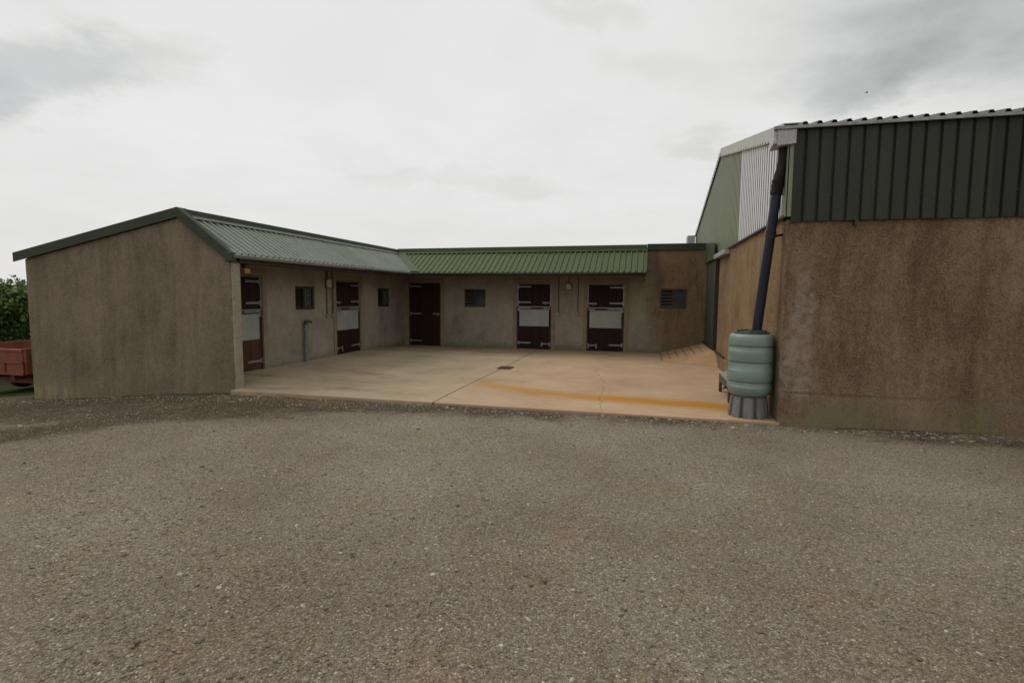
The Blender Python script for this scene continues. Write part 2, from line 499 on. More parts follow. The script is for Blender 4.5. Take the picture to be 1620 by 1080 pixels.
def gravel_mat():
    m = NT('gravel')
    wob = m.noise(40, 2, .5, out='Color')
    add = m.n('ShaderNodeVectorMath', operation='MULTIPLY_ADD')
    m.l(wob, add.inputs[0]); add.inputs[1].default_value = (.012, .012, 0); m.l(m.pos, add.inputs[2])
    flat = m.map((1, 1, .0), src=add.outputs[0])
    v1, v2, v3 = m.voro(78, flat), m.voro(160, flat), m.voro(36, flat)

    def rnd(v):
        s = m.n('ShaderNodeSeparateColor'); m.l(v.outputs['Color'], s.inputs[0])
        return s.outputs[0]
    r1, r2, r3 = rnd(v1), rnd(v2), rnd(v3)
    c1, c2, c3 = stone_colors(m, r1), stone_colors(m, r2), stone_colors(m, m.math('MULTIPLY_ADD', r1, .4, .55))
    pick = m.sstep(m.noise(30, 3, .6, flat), .42, .55)
    c = m.mix(pick, c2, c1)
    h = m.mix(pick, m.math('MULTIPLY', v2.outputs['Distance'], .5), v1.outputs['Distance'])
    big = m.math('MULTIPLY', m.sstep(r3, .90, .92), m.sstep(v3.outputs['Distance'], .42, .34))
    c = m.mix(big, c, c3)
    hs = m.math('SUBTRACT', 1.0, h)
    hs = m.math('ADD', hs, m.math('MULTIPLY', big, m.math('SUBTRACT', .7, v3.outputs['Distance'])))
    # fines between the stones
    gap = m.sstep(h, .36, .62)
    fines = m.noise(260, 2, .7)
    c = m.mix(m.math('MULTIPLY', gap, .6), c, m.ramp(fines, (.3, (.095, .076, .055)), (.7, (.19, .158, .12))))
    # broad tone: grey worn middle, browner damp patches
    bt = m.noise(.55, 5, .6, flat)
    tone = m.ramp(bt, (.3, (.78, .73, .66)), (.5, (.97, .94, .90)), (.7, (1.14, 1.14, 1.13)))
    c = m.mix(1.0, c, tone, 'MULTIPLY')
    warm = m.sstep(m.noise(1.7, 5, .65, m.map((1, 1, 0), (9, 4, 0))), .5, .72)
    c = m.mix(m.math('MULTIPLY', warm, .36), c, m.mix(1.0, c, (1.12, .92, .68), 'MULTIPLY'))
    worn = m.attr('worn')
    c = m.mix(m.math('MULTIPLY', worn, .75), c, m.mix(1.0, c, (1.16, 1.22, 1.32), 'MULTIPLY'))
    # mud, moss and grass, laid down where tracks and walls collect them
    d = m.attr('dirt')
    dn = m.sstep(m.math('ADD', d, m.math('MULTIPLY', m.math('SUBTRACT', m.noise(2.2, 9, .85, flat), .5), 2.6)), .16, 1.0)
    mud = m.ramp(m.noise(7, 6, .75, flat), (.3, (.018, .010, .004)), (.52, (.040, .025, .010)), (.74, (.078, .052, .023)))
    mud = m.mix(m.sstep(r2, .78, .84), mud, m.mix(.5, c2, (.1, .08, .05)))
    c = m.mix(m.math('MULTIPLY', dn, .93), c, mud)
    mo = m.attr('moss')
    mn = m.sstep(m.math('ADD', mo, m.math('MULTIPLY', m.math('SUBTRACT', m.noise(5, 6, .7, flat), .5), 1.2)), .35, .8)
    c = m.mix(m.math('MULTIPLY', mn, .8), c, m.ramp(m.noise(40, 4, .7, flat), (.3, (.075, .06, .022)), (.7, (.15, .12, .055))))
    g = m.attr('grass')
    gn = m.sstep(m.math('ADD', g, m.math('MULTIPLY', m.math('SUBTRACT', m.noise(6, 6, .7, flat), .5), .6)), .35, .65)
    c = m.mix(gn, c, m.ramp(m.noise(22, 5, .75, flat), (.3, (.022, .024, .010)), (.7, (.055, .058, .023))))
    hh = m.math('ADD', hs, m.math('MULTIPLY', m.noise(300, 2, .6), .25))
    n1 = m.bump(hh, .008, .8)
    return m.done(c, .97, spec=.04)


M['gravel'] = gravel_mat()


def pebble_mat():
    m = NT('loose_stone')
    rnd = m.t.nodes.new('ShaderNodeNewGeometry').outputs['Random Per Island']
    c = stone_colors(m, m.math('MULTIPLY_ADD', rnd, .72, .28))
    c = m.mix(m.sstep(m.noise(50, 3), .4, .7), c, m.mix(1.0, c, (.8, .74, .66), 'MULTIPLY'))
    m.bump(m.noise(240, 3), .002, .5)
    return m.done(c, .92, spec=.15)


M['pebble'] = pebble_mat()


def concrete_mat():
    m = NT('tan_concrete')
    x, y, z = m.xyz()
    f = m.noise(.8, 6, .62)
    broom = m.noise(1, 4, .7, m.map((1.2, 26, 1)))
    mid = m.noise(6, 6, .7, m.map((.6, 1.6, 1)))
    gr = m.noise(90, 2, .6)
    t = m.math('ADD', m.math('MULTIPLY', f, .5), m.math('MULTIPLY', broom, .28))
    t = m.math('ADD', t, m.math('MULTIPLY', mid, .25))
    t = m.math('ADD', t, m.math('MULTIPLY', m.math('SUBTRACT', gr, .5), .22))
    warm = m.ramp(t, (.3, (.27, .18, .108)), (.5, (.415, .287, .176)), (.68, (.50, .365, .235)))
    grey = m.ramp(t, (.3, (.18, .142, .092)), (.5, (.315, .25, .162)), (.72, (.42, .34, .228)))
    side = m.sstep(m.math('ADD', x, m.math('MULTIPLY', m.math('SUBTRACT', m.noise(.7, 4), .5), 2.0)), -4.6, -1.6)
    c = m.mix(side, grey, warm)
    # algae and damp stains pooled in the left bay and at the wall foot
    al = m.math('MULTIPLY', m.sstep(m.noise(1.0, 6, .7, m.map((.5, 1.6, 1), (3, 8, 0))), .5, .72), m.sstep(x, -3.0, -5.2))
    c = m.mix(m.math('MULTIPLY', al, .7), c, (.135, .115, .065))
    st = m.sstep(m.noise(1, 6, .7, m.map((.8, 6, 1), (1, 3, 0))), .6, .78)
    c = m.mix(m.math('MULTIPLY', st, .5), c, (.21, .16, .105))
    hf = m.math('MULTIPLY', m.sstep(m.noise(7, 5, .75, m.map((1, 1, 1), (6, 2, 0))), .58, .72), m.sstep(m.noise(.9, 4, .6, m.map((1, 1, 1), (2, 7, 0))), .45, .62))
    c = m.mix(m.math('MULTIPLY', hf, .45), c, (.17, .13, .085))
    ft = m.sstep(m.math('ADD', y, m.math('MULTIPLY', m.noise(2, 4), .5)), 16.6, 17.0)
    c = m.mix(m.math('MULTIPLY', ft, .5), c, (.17, .14, .09))
    # run of ochre water from the butt to the joint
    sy = m.curve(x, -3.3, 1.6, [(-3.3, 10.05), (-2.46, 9.50), (-1.56, 9.12), (-.67, 8.95), (.35, 8.88), (1.6, 8.68)])
    d = m.math('ABSOLUTE', m.math('SUBTRACT', m.math('ADD', y, m.math('MULTIPLY', m.math('SUBTRACT', m.noise(1.6, 4), .5), .18)), sy))
    s = m.math('MULTIPLY', m.sstep(d, .52, .0), m.sstep(x, -3.24, -3.1))
    s = m.math('MULTIPLY', s, m.sstep(x, -3.2, 1.2, .75, 1.25))
    s = m.math('MULTIPLY', s, m.sstep(m.noise(4, 5, .6, m.map((.3, 1.5, 1))), .2, .6, .55, 1))
    c = m.mix(m.math('MULTIPLY', s, .95), c, (.40, .185, .022))
    # joint and hair cracks
    j = m.math('ABSOLUTE', m.math('ADD', x, m.math('MULTIPLY_ADD', m.noise(6, 3), .02, 3.22)))
    k = m.sstep(j, .024, .008)
    cx = m.curve(y, 7.8, 14.6, [(7.8, -.55), (9.21, -.69), (10.84, -.76), (12.4, -1.02), (13.46, -.26), (14.6, .5)])
    wob = m.math('MULTIPLY', m.math('SUBTRACT', m.noise(2.4, 6, .62), .5), .30)
    d2 = m.math('ABSOLUTE', m.math('SUBTRACT', m.math('ADD', x, wob), cx))
    k2 = m.math('MULTIPLY', m.sstep(d2, .013, .003), m.sstep(y, 14.6, 14.4))
    k = m.math('MAXIMUM', k, m.math('MULTIPLY', k2, .5))
    c = m.mix(m.math('MULTIPLY', k, .75), c, (.07, .052, .033))
    h = m.math('ADD', m.math('MULTIPLY', broom, .6), m.math('SUBTRACT', m.math('MULTIPLY', gr, .4), m.math('MULTIPLY', k, 2)))
    m.bump(h, .004, .7)
    return m.done(c, .88, spec=.2)


M['concrete'] = concrete_mat()


# ------------------------------------------------------------------ terrain
def sst(v, a, b):
    t = np.clip((v - a) / (b - a), 0, 1)
    return t * t * (3 - 2 * t)


def wav(x, y):
    return (np.sin(1.7 * x + .6 * y) * np.cos(1.3 * y - .4 * x) * .5 + np.sin(4.1 * x - 2.3 * y + 1) * .25 + np.sin(7.3 * y + 5.1 * x) * .12)


def polydist(x, y, pts):
    d = np.full(np.shape(x), 1e9)
    for (ax, ay), (bx, by) in zip(pts[:-1], pts[1:]):
        vx, vy = bx - ax, by - ay
        t = np.clip(((x - ax) * vx + (y - ay) * vy) / (vx * vx + vy * vy), 0, 1)
        d = np.minimum(d, np.hypot(x - ax - t * vx, y - ay - t * vy))
    return d


TRACK_B = [(-9.6, 3.6), (-7.7, 4.9), (-7.2, 5.75), (-6.4, 6.6), (-5.4, 7.3), (-4.0, 7.55), (-2.6, 7.6), (-1.2, 7.62)]
TRACK_A = [(-12.5, 6.1), (-10.6, 6.75), (-9.2, 7.3), (-8.0, 7.6), (-6.9, 7.6), (-5.5, 7.65)]


def ground_z(x, y):
    z = -.062 + .012 * wav(x, y)
    fall = sst(-x, 6.4, 12.6) * sst(y, 1.5, 7.6)
    z = z - .40 * fall - .105 * np.clip(-x - 12.4, 0, 5) * sst(y, 3, 8)
    z = z + .07 * sst(x, .8, 4.6) * sst(y, 4.5, 7.6) + .022 * sst(x, -6.5, -3) * sst(y, 6.2, 7.7) * (1 - sst(x, .8, 4))
    tb = np.exp(-(polydist(x, y, TRACK_B) / .38) ** 2) + np.exp(-(polydist(x, y, TRACK_A) / .3) ** 2)
    z = z - .028 * tb * sst(-x, 3, 6)
    # bank of stones thrown up against walls and slab edge
    z = z + .03 * np.exp(-((y - 7.72) / .16) ** 2) * sst(-x, 4.5, 6.5) * (0.6 + .5 * np.sin(5 * x))
    # under the yard and the buildings the ground is cut away
    cut = ((x > -12.0) & (y > 8.02)) | ((x > -7.1) & (y > 7.9))
    cut = cut & (y < 21.5)
    z = np.where(cut, np.minimum(z, -.30) - .15 * (x < -7.1) , z)
    far = np.hypot(np.clip(np.abs(x) - 20, 0, None), np.clip(np.abs(y) - 24, 0, None))
    z = z - np.clip(far * .01, 0, 1.5)
    return z


def axis(lo, hi, step, far, n):
    core = np.arange(lo, hi + step / 2, step)
    k = np.geomspace(step * 2, far, n)
    return np.concatenate([(lo - k)[::-1], core, hi + k])


gx = axis(-16, 8, .1, 700, 22)
gy = axis(-1, 10, .1, 700, 22)
X, Y = np.meshgrid(gx, gy)
Z = ground_z(X, Y)
nx, ny = len(gx), len(gy)
verts = np.stack([X.ravel(), Y.ravel(), Z.ravel()], 1)
ii = np.arange(nx * ny).reshape(ny, nx)
quads = np.stack([ii[:-1, :-1], ii[:-1, 1:], ii[1:, 1:], ii[1:, :-1]], -1).reshape(-1, 4)


def raw_mesh(name, vs, fs, mat, smooth=False):
    me = bpy.data.meshes.new(name)
    k = fs.shape[1]
    me.vertices.add(len(vs)); me.vertices.foreach_set('co', vs.astype(np.float32).ravel())
    me.loops.add(fs.size); me.loops.foreach_set('vertex_index', fs.astype(np.int32).ravel())
    me.polygons.add(len(fs))
    me.polygons.foreach_set('loop_start', np.arange(0, fs.size, k, dtype=np.int32))
    me.polygons.foreach_set('loop_total', np.full(len(fs), k, np.int32))
    if smooth: me.polygons.foreach_set('use_smooth', np.ones(len(fs), bool))
    me.materials.append(mat)
    me.update(calc_edges=True)
    o = bpy.data.objects.new(name, me); COL.objects.link(o)
    WORLD_AT[o] = Vector((0, 0, 0))
    return o


ground = raw_mesh('ground', verts, quads, M['gravel'], True)
tag(ground, kind='structure')


def dirt_at(x, y):
    wob = .18 * wav(x * 1.3, y * 1.3)
    b = np.exp(-((polydist(x, y, TRACK_B) + wob * .7) / (.42 + .3 * sst(-x, 2, 6))) ** 2) * sst(-x, -.4, 1.6) * 1.15
    a = np.exp(-((polydist(x, y, TRACK_A) + wob * .6) / .36) ** 2)
    edge = np.exp(-((y - 7.78) / .42) ** 2) * (.70 + .25 * np.sin(2.1 * x + 1)) * (y < 8.1)
    wall = np.exp(-((y - 7.4) / .3) ** 2) * sst(x, 1.6, 3.2) * .75
    lim = np.exp(-((y - 8.0) / .5) ** 2) * sst(-x, 7, 8) * .35
    apron = sst(y - .25 * x, 6.9, 8.0) * sst(-x, 3.2, 6.0) * .92
    ridge = np.exp(-(polydist(x, y, [(-10.5, 5.2), (-9.1, 5.9), (-8.6, 6.8), (-7.2, 7.2)]) / .3) ** 2) * .06
    d = np.maximum.reduce([b * .85, a * .85, edge, wall, lim, apron]) - ridge
    return np.clip(d, 0, 1.1) - .35 * (d < .12)


xs, ys = verts[:, 0], verts[:, 1]
moss = np.clip(np.exp(-((ys - 7.7 - .1 * np.sin(3 * xs)) / .25) ** 2) * (sst(-xs, 4.0, 5.6) * sst(-xs, 8, 6.5) * .7 + sst(-xs, 1.2, 3) * .3), 0, 1)
grass = np.maximum(sst(-xs, 12.3, 12.9) * sst(ys, 8.2, 8.7), np.maximum(sst(np.abs(xs), 30, 40), sst(ys, 22, 24)))
worn = np.exp(-(((xs + 1.6 - .3 * (ys - 4)) / 4.2) ** 2 + ((ys - 6.0) / 2.1) ** 2)) * (.8 + .4 * wav(xs * .6, ys * .6))
for nm, arr in (('dirt', dirt_at(xs, ys)), ('moss', moss), ('grass', grass), ('worn', np.clip(worn, 0, 1))):
    at = ground.data.attributes.new(nm, 'FLOAT', 'POINT')
    at.data.foreach_set('value', arr.astype(np.float32))

# loose stones lying on the yard
t = (1 + 5 ** .5) / 2
ico_v = np.array([(-1, t, 0), (1, t, 0), (-1, -t, 0), (1, -t, 0), (0, -1, t), (0, 1, t), (0, -1, -t), (0, 1, -t), (t, 0, -1), (t, 0, 1), (-t, 0, -1), (-t, 0, 1)]) / math.hypot(1, t)
ico_f = np.array([(0, 11, 5), (0, 5, 1), (0, 1, 7), (0, 7, 10), (0, 10, 11), (1, 5, 9), (5, 11, 4), (11, 10, 2), (10, 7, 6), (7, 1, 8), (3, 9, 4), (3, 4, 2), (3, 2, 6), (3, 6, 8), (3, 8, 9), (4, 9, 5), (2, 4, 11), (6, 2, 10), (8, 6, 7), (9, 8, 1)])
N1, N2, N3 = 34000, 3800, 1200
yy = 1.3 + 6.4 * rng.random(N1) ** 2.1
xx = yy * (-1.55 + rng.random(N1) * 2.6)
y2 = 7.78 - np.abs(rng.normal(0, .22, N2)); x2 = np.where(rng.random(N2) < .33, rng.uniform(-12.5, -6.2, N2), np.where(rng.random(N2) < .55, rng.uniform(.6, 6.5, N2), rng.uniform(-6.2, 1, N2)))
q = rng.random(N3) * (len(TRACK_B) - 1); k = q.astype(int); fr = q - k
tb = np.array(TRACK_B); pb = tb[k] * (1 - fr)[:, None] + tb[k + 1] * fr[:, None]
off = rng.normal(0, .75, N3)
x3, y3 = pb[:, 0] - off * .55, np.minimum(pb[:, 1] + off * .8, 7.78)
px, py = np.concatenate([xx, x2, x3]), np.concatenate([yy, y2, y3])
rad = np.concatenate([np.exp(rng.normal(math.log(.0060), .4, N1)), np.exp(rng.normal(math.log(.0085), .5, N2)), np.exp(rng.normal(math.log(.0078), .4, N3))])
rad = np.clip(rad, .003, .034)
keep = ~((py > 7.84) & (px > -7.1))
px, py, rad = px[keep], py[keep], rad[keep]
n = len(px)
sc = rad[:, None] * np.stack([rng.uniform(.8, 1.5, n), rng.uniform(.7, 1.1, n), rng.uniform(.4, .75, n)], 1)
a = rng.uniform(0, 2 * math.pi, n); ca, sa = np.cos(a), np.sin(a)
V = ico_v[None] * (1 + rng.normal(0, .16, (n, 12, 1))) * sc[:, None, :]
tilt = rng.normal(0, .3, n)[:, None]
V[..., 2] += V[..., 0] * tilt
Vx = V[..., 0] * ca[:, None] - V[..., 1] * sa[:, None]
Vy = V[..., 0] * sa[:, None] + V[..., 1] * ca[:, None]
pz = ground_z(px, py) + sc[:, 2] * .25
V = np.stack([Vx + px[:, None], Vy + py[:, None], V[..., 2] + pz[:, None]], -1).reshape(-1, 3)
F = (ico_f[None] + 12 * np.arange(n)[:, None, None]).reshape(-1, 3)
stones = raw_mesh('gravel', V, F, M['pebble'])
tag(stones, kind='stuff')

# ------------------------------------------------------------------ concrete yard + ramp
XL, YB, XR, YF = -7.92, 16.75, 1.81, 7.86
sx = np.unique(np.round(np.concatenate([[-8.0, -7.06], np.arange(-6.8, 1.6, .4), [1.84]]), 4))
sy_ = np.unique(np.round(np.concatenate([[7.855, 8.02], np.arange(8.3, 16.6, .3), [16.8]]), 4))


def slab_z(x, y):
    tt = sst(np.array(y), 8.1, 9.1) * (1 - sst(np.array(y), 14.0, 16.4))
    zz = .088 * sst(-np.array(x), 5.2, 7.9) * tt
    zz = zz - .018 * np.exp(-(((x + 3.15) / 1.4) ** 2 + ((y - 12.2) / 1.6) ** 2))
    return float(zz)


bm = bmesh.new()
gv = {}
for i, x in enumerate(sx):
    for j, y in enumerate(sy_):
        gv[i, j] = bm.verts.new((x, y, slab_z(x, y)))
for i in range(len(sx) - 1):
    for j in range(len(sy_) - 1):
        if sx[i + 1] <= -7.05 and sy_[j + 1] <= 8.03: continue
        bm.faces.new((gv[i, j], gv[i + 1, j], gv[i + 1, j + 1], gv[i, j + 1]))
bmesh.ops.delete(bm, geom=[v for v in bm.verts if not v.link_faces], context='VERTS')
be = [e for e in bm.edges if len(e.link_faces) == 1]
ext = bmesh.ops.extrude_edge_only(bm, edges=be)
for g in ext['geom']:
    if isinstance(g, bmesh.types.BMVert): g.co.z = -.28
bmesh.ops.recalc_face_normals(bm, faces=bm.faces)
me = bpy.data.meshes.new('concrete_pavement'); bm.to_mesh(me); bm.free()
me.materials.append(M['concrete'])
slab = bpy.data.objects.new('concrete_pavement', me); COL.objects.link(slab)
slab['kind'] = 'structure'
b = slab.modifiers.new('bevel', 'BEVEL'); b.width = .012; b.segments = 2; b.limit_method = 'ANGLE'; b.angle_limit = R(60)

# ramp up to the sliding door, with grooves cut across it
m = NT('ramp_concrete')
x_, y_, z_ = m.xyz()
tn = m.math('ADD', m.math('MULTIPLY', m.noise(1.2, 6, .65), .6), m.math('MULTIPLY', m.noise(30, 4, .7), .4))
c_ = m.ramp(tn, (.3, (.30, .185, .092)), (.7, (.45, .30, .17)))
fr_ = m.math('FRACT', m.math('DIVIDE', m.math('ADD', x_, m.math('MULTIPLY', m.noise(3, 3), .03)), .205))
gk = m.math('MULTIPLY', m.sstep(m.math('ABSOLUTE', m.math('SUBTRACT', fr_, .5)), .13, .05), m.sstep(y_, 14.5, 14.8))
gk = m.math('MULTIPLY', gk, m.sstep(m.noise(2.0, 4, .6), .3, .5))
c_ = m.mix(m.math('MULTIPLY', gk, .6), c_, (.13, .088, .055))
m.bump(m.math('SUBTRACT', m.math('MULTIPLY', tn, .3), gk), .012, .8)
M['ramp'] = m.done(c_, .9, spec=.2)
rp = MB()
# outline on the slab, and the raised edge along the door
lo = [(.47, 16.76, .004), (.47, 14.55, .004), (1.05, 14.12, .004), (1.82, 13.72, .004)]
hi = [(1.82, 16.76, .355), (1.82, 14.42, .355)]
rp.add(lo + hi + [(1.2, 14.75, .19)], [(0, 1, 6, 4), (1, 2, 6), (2, 3, 5, 6), (6, 5, 4), ])
ramp = rp.build('ramp', M['ramp'])
ramp['kind'] = 'structure'

# ------------------------------------------------------------------ stable block
stable = empty('stable_block', (XL, YB, 0), 'low L shaped rendered stable building with a green corrugated canopy', 'stable')
FB = lambda u, o, z: (u, YB - o, z)          # back wing front wall: u = X, o = out of the wall
FL = lambda u, o, z: (XL + o, u, z)          # left wing front wall: u = Y


def wall_with_openings(F, u0, u1, z0, z1, ops, depth=.12, thick=.22):
    us = sorted({u0, u1, *[q for o in ops for q in o[:2]]})
    zs = sorted({z0, z1, *[q for o in ops for q in o[2:4]]})
    mb = MB()
    for a, b_ in zip(us[:-1], us[1:]):
        for c, d in zip(zs[:-1], zs[1:]):
            if any(o[0] <= a and b_ <= o[1] and o[2] <= c and d <= o[3] for o in ops): continue
            mb.quad(F(a, 0, c), F(b_, 0, c), F(b_, 0, d), F(a, 0, d))
    for a, b_, c, d in ops:
        mb.quad(F(a, 0, c), F(a, -depth, c), F(a, -depth, d), F(a, 0, d))
        mb.quad(F(b_, 0, c), F(b_, -depth, c), F(b_, -depth, d), F(b_, 0, d))
        mb.quad(F(a, 0, d), F(b_, 0, d), F(b_, -depth, d), F(a, -depth, d))
        mb.quad(F(a, 0, c), F(b_, 0, c), F(b_, -depth, c), F(a, -depth, c))
        mb.quad(F(a, -depth, c), F(b_, -depth, c), F(b_, -depth, d), F(a, -depth, d), 1)
    mb.quad(F(u0, -thick, z0), F(u1, -thick, z0), F(u1, -thick, z1), F(u0, -thick, z1), 1)
    return mb


DA = (8.62, 9.81, .085, 2.075)
DB = (12.62, 13.86, .085, 2.065)
D1 = (-7.745, -6.60, 0.002, 2.105)
D2 = (-3.985, -2.865, 0.002, 2.105)
D3 = (-1.735, -.60, 0.002, 2.09)
W1 = (10.93, 11.69, 1.325, 1.88)
W2 = (14.92, 15.70, 1.325, 1.895)
W3 = (-5.76, -5.04, 1.315, 1.905)
W4 = (.455, 1.215, 1.345, 1.935)

wall_with_openings(FB, XL, XR - .004, -.15, 3.10, [D1, D2, D3, W3, W4]).build('front_wall', [M['stable'], M['interior']], stable, recalc=False)
wall_with_openings(FL, 8.22, YB, -.15, 2.88, [DA, DB, W1, W2]).build('front_wall', [M['stable'], M['interior']], stable, recalc=False)

# gable wall with its projecting end under the canopy
g = MB()
G0, G1 = 8.0, 8.225
g.prism([(-11.88, G0, -.9), (-7.09, G0, -.25), (-7.09, G0, 2.26), (-8.13, G0, 3.06), (-11.88, G0, 2.345)], (0, G1 - G0, 0))
gw = g.build('gable_wall', [M['gable']], stable, bevel=.02, seg=3)
# smooth lighter render on the exposed end of that wall
e = MB()
e.prism([(-7.087, G0 + .012, -.2), (-7.072, G0 + .03, -.2), (-7.072, G1 - .015, -.2), (-7.087, G1 - .003, -.2)], (0, 0, 2.43))
e.build('wall_end', M['corner_render'], stable)
# outer walls that close the block
MB().box(-11.88, -11.68, G1 + .003, 20.9, -1.4, 2.34).box(-11.677, XR - .01, 20.7, 20.9, -.9, 2.36).build('rear_wall', M['gable'], stable)

# main roofs: shallow mono-pitches falling away behind the ridge
rf = MB()
rf.prism([(-12.02, G0 - .02, 2.365), (-8.15, G0 - .02, 3.10), (-8.15, G0 - .02, 3.16), (-12.02, G0 - .02, 2.425)], (0, 13.0, 0))
rf.build('roof', M['roof_far'], stable, label='shallow green roof of the left wing')
rf = MB()
rf.prism([(-8.1, YB + .05, 3.10), (-8.1, 21.0, 2.40), (-8.1, 21.0, 2.47), (-8.1, YB + .05, 3.17)], (XR + 8.08, 0, 0))
rf.build('roof', M['roof_far'], stable, label='shallow green roof of the back wing')


# canopy sheets
def sheet(F3, us, hs, s0, s1f, slope_dir, normal_h):
    """F3(u, s, h) -> world; s from s0 to s1f(u)"""
    mb = MB()
    vs = []
    for u, h in zip(us, hs):
        e_ = s1f(u)
        vs.append(F3(u, s0, h)); vs.append(F3(u, max(e_, s0 + .002), h))
    fs = [(2 * i, 2 * i + 2, 2 * i + 3, 2 * i + 1) for i in range(len(us) - 1)]
    return mb.add(vs, fs)


def profile(u0, u1, pitch, rib, flank, height):
    """flat pans with trapezoid ribs"""
    us, hs = [u0], [0.0]
    u = u0 + pitch * .35
    while u + rib + 2 * flank < u1:
        us += [u, u + flank, u + flank + rib, u + 2 * flank + rib]; hs += [0, height, height, 0]
        mid = u + 2 * flank + rib + (pitch - 2 * flank - rib) / 2
        for w in (-.012, 0, .012):
            if mid + w < u1: us.append(mid + w); hs.append(.0045 if w == 0 else 0)
        u += pitch
    us.append(u1); hs.append(0)
    return us, hs


# canopy lines in (out of wall, z): the left one starts behind the wall line, at the ridge
LA, LB = (-.175, 3.045), (.875, 2.38)
BA, BB = (.045, 3.075), (1.33, 2.38)


def canopy_pt(F, A, B):
    ln = math.hypot(B[0] - A[0], B[1] - A[1])
    do, dz = (B[0] - A[0]) / ln, (B[1] - A[1]) / ln
    return (lambda u, s, h: F(u, A[0] + do * s - dz * h, A[1] + dz * s + do * h)), ln


CL3, lnL = canopy_pt(FL, LA, LB)
CB3, lnB = canopy_pt(FB, BA, BB)


def valley_y(t): return YB - (BA[0] + (BB[0] - BA[0]) * t)


def valley_x(t): return XL + LA[0] + (LB[0] - LA[0]) * t


us, hs = profile(7.965, valley_y(0) - .02, .168, .030, .016, .044)
sheet(CL3, us, hs, 0, lambda u: lnL * min(1, max(0, (YB - u - BA[0] - .02) / (BB[0] - BA[0]))), None, None).build('canopy', M['canopy_left'], stable, solid=.004, label='pale green corrugated canopy of the left wing')
us, hs = profile(valley_x(0) + .02, .015, .168, .028, .020, .034)
sheet(CB3, us, hs, 0, lambda u: lnB * min(1, max(0, (u - valley_x(0) - .02) / (LB[0] - LA[0]))), None, None).build('canopy', M['canopy_back'], stable, solid=.004, label='mid green corrugated canopy of the back wing')

# valley flashing between the two canopies (lies over both sheets)
vf = MB()
tv = .985
a0, b0 = CB3(valley_x(0), .004, .040), CB3(valley_x(tv), lnB * tv, .040)
a1, b1 = CB3(valley_x(0) + .26, .004, .040), CB3(valley_x(tv) + .26, lnB * tv, .040)
vf.quad(a0, a1, b1, b0)
c1, d1 = CL3(valley_y(0) - .07, .004, .048), CL3(valley_y(tv) - .08, lnL * tv, .048)
vf.quad(a0, b0, d1, c1)
vf.build('valley_flashing', M['flash_green'], stable, solid=.005)

# ridge flashings: an upstand with a lip over the sheets
rl = MB()
YV = valley_y(0)
for p, q in (((-.42, 3.165), (-.215, 3.215)), ((-.215, 3.215), (-.190, 3.075))):
    rl.quad(FL(7.95, *p), FL(7.95, *q), FL(YV + .02, *q), FL(YV + .02, *p))
rl.build('ridge_flashing', M['flash_dark'], stable, solid=.008)
rl = MB().quad(FL(7.955, -.188, 3.112), FL(7.955, -.075, 3.052), FL(YV - .09, -.075, 3.052), FL(YV + .015, -.188, 3.112))
rl.build('flashing_lip', M['flash_grey'], stable, solid=.006)
rl = MB()
for (p, q) in (((-.22, 3.215), (.02, 3.235)), ((.02, 3.235), (.042, 3.100))):
    up = lambda z: .02 * (z > 3.15)
    rl.quad(FB(XL - .205, *p), FB(0.03, p[0], p[1] + up(p[1])), FB(0.03, q[0], q[1] + up(q[1])), FB(XL - .205, *q))
rl.build('ridge_flashing', M['flash_green'], stable, solid=.008)
rl = MB().quad(FB(XL - .17, .044, 3.122), FB(.03, .044, 3.122), FB(.03, .150, 3.066), FB(XL - .09, .150, 3.066))
rl.build('flashing_lip', M['flash_green'], stable, solid=.006)
# parapet flashing right of the canopy
rl = MB()
rl.box(.034, XR - .012, .004, .05, 3.075, 3.275, FB).box(.034, XR - .012, -.22, .004, 3.245, 3.275, FB)
rl.build('parapet_flashing', M['flash_dark'], stable, bevel=.006)

# verge flashings on the gable
vg = MB()


def verge(mb, a, b_, y, drop, back):
    a, b_ = Vector(a), Vector(b_)
    d = (b_ - a).normalized()
    nn = Vector((-d.z, 0, d.x))
    if nn.z < 0: nn = -nn
    mb.prism([(a.x, y, a.z), (b_.x, y, b_.z), (b_.x, y, b_.z - drop), (a.x, y, a.z - drop)], (0, .022, 0))
    mb.add([(a.x, y, a.z), (b_.x, y, b_.z), (b_.x, y + back, b_.z), (a.x, y + back, a.z)] + [(p_[0] + nn.x * .02, p_[1], p_[2] + nn.z * .02) for p_ in ((a.x, y, a.z), (b_.x, y, b_.z), (b_.x, y + back, b_.z), (a.x, y + back, a.z))],
           [(0, 1, 2, 3), (4, 7, 6, 5), (0, 4, 5, 1), (1, 5, 6, 2), (2, 6, 7, 3), (3, 7, 4, 0)])


verge(vg, (-12.1, 0, 2.445), (-8.125, 0, 3.205), 7.94, .155, .22)
vg.build('verge_flashing', M['flash_dark'], stable)
vg = MB()
verge(vg, (-8.123, 0, 3.205), (-7.045, 0, 2.40), 7.935, .17, .12)
vg.build('verge_flashing', M['flash_dark'], stable)
MB().box(-7.13, -6.985, 7.915, 8.04, 2.255, 2.415).build('eave_box', M['flash_dark'], stable, bevel=.012)


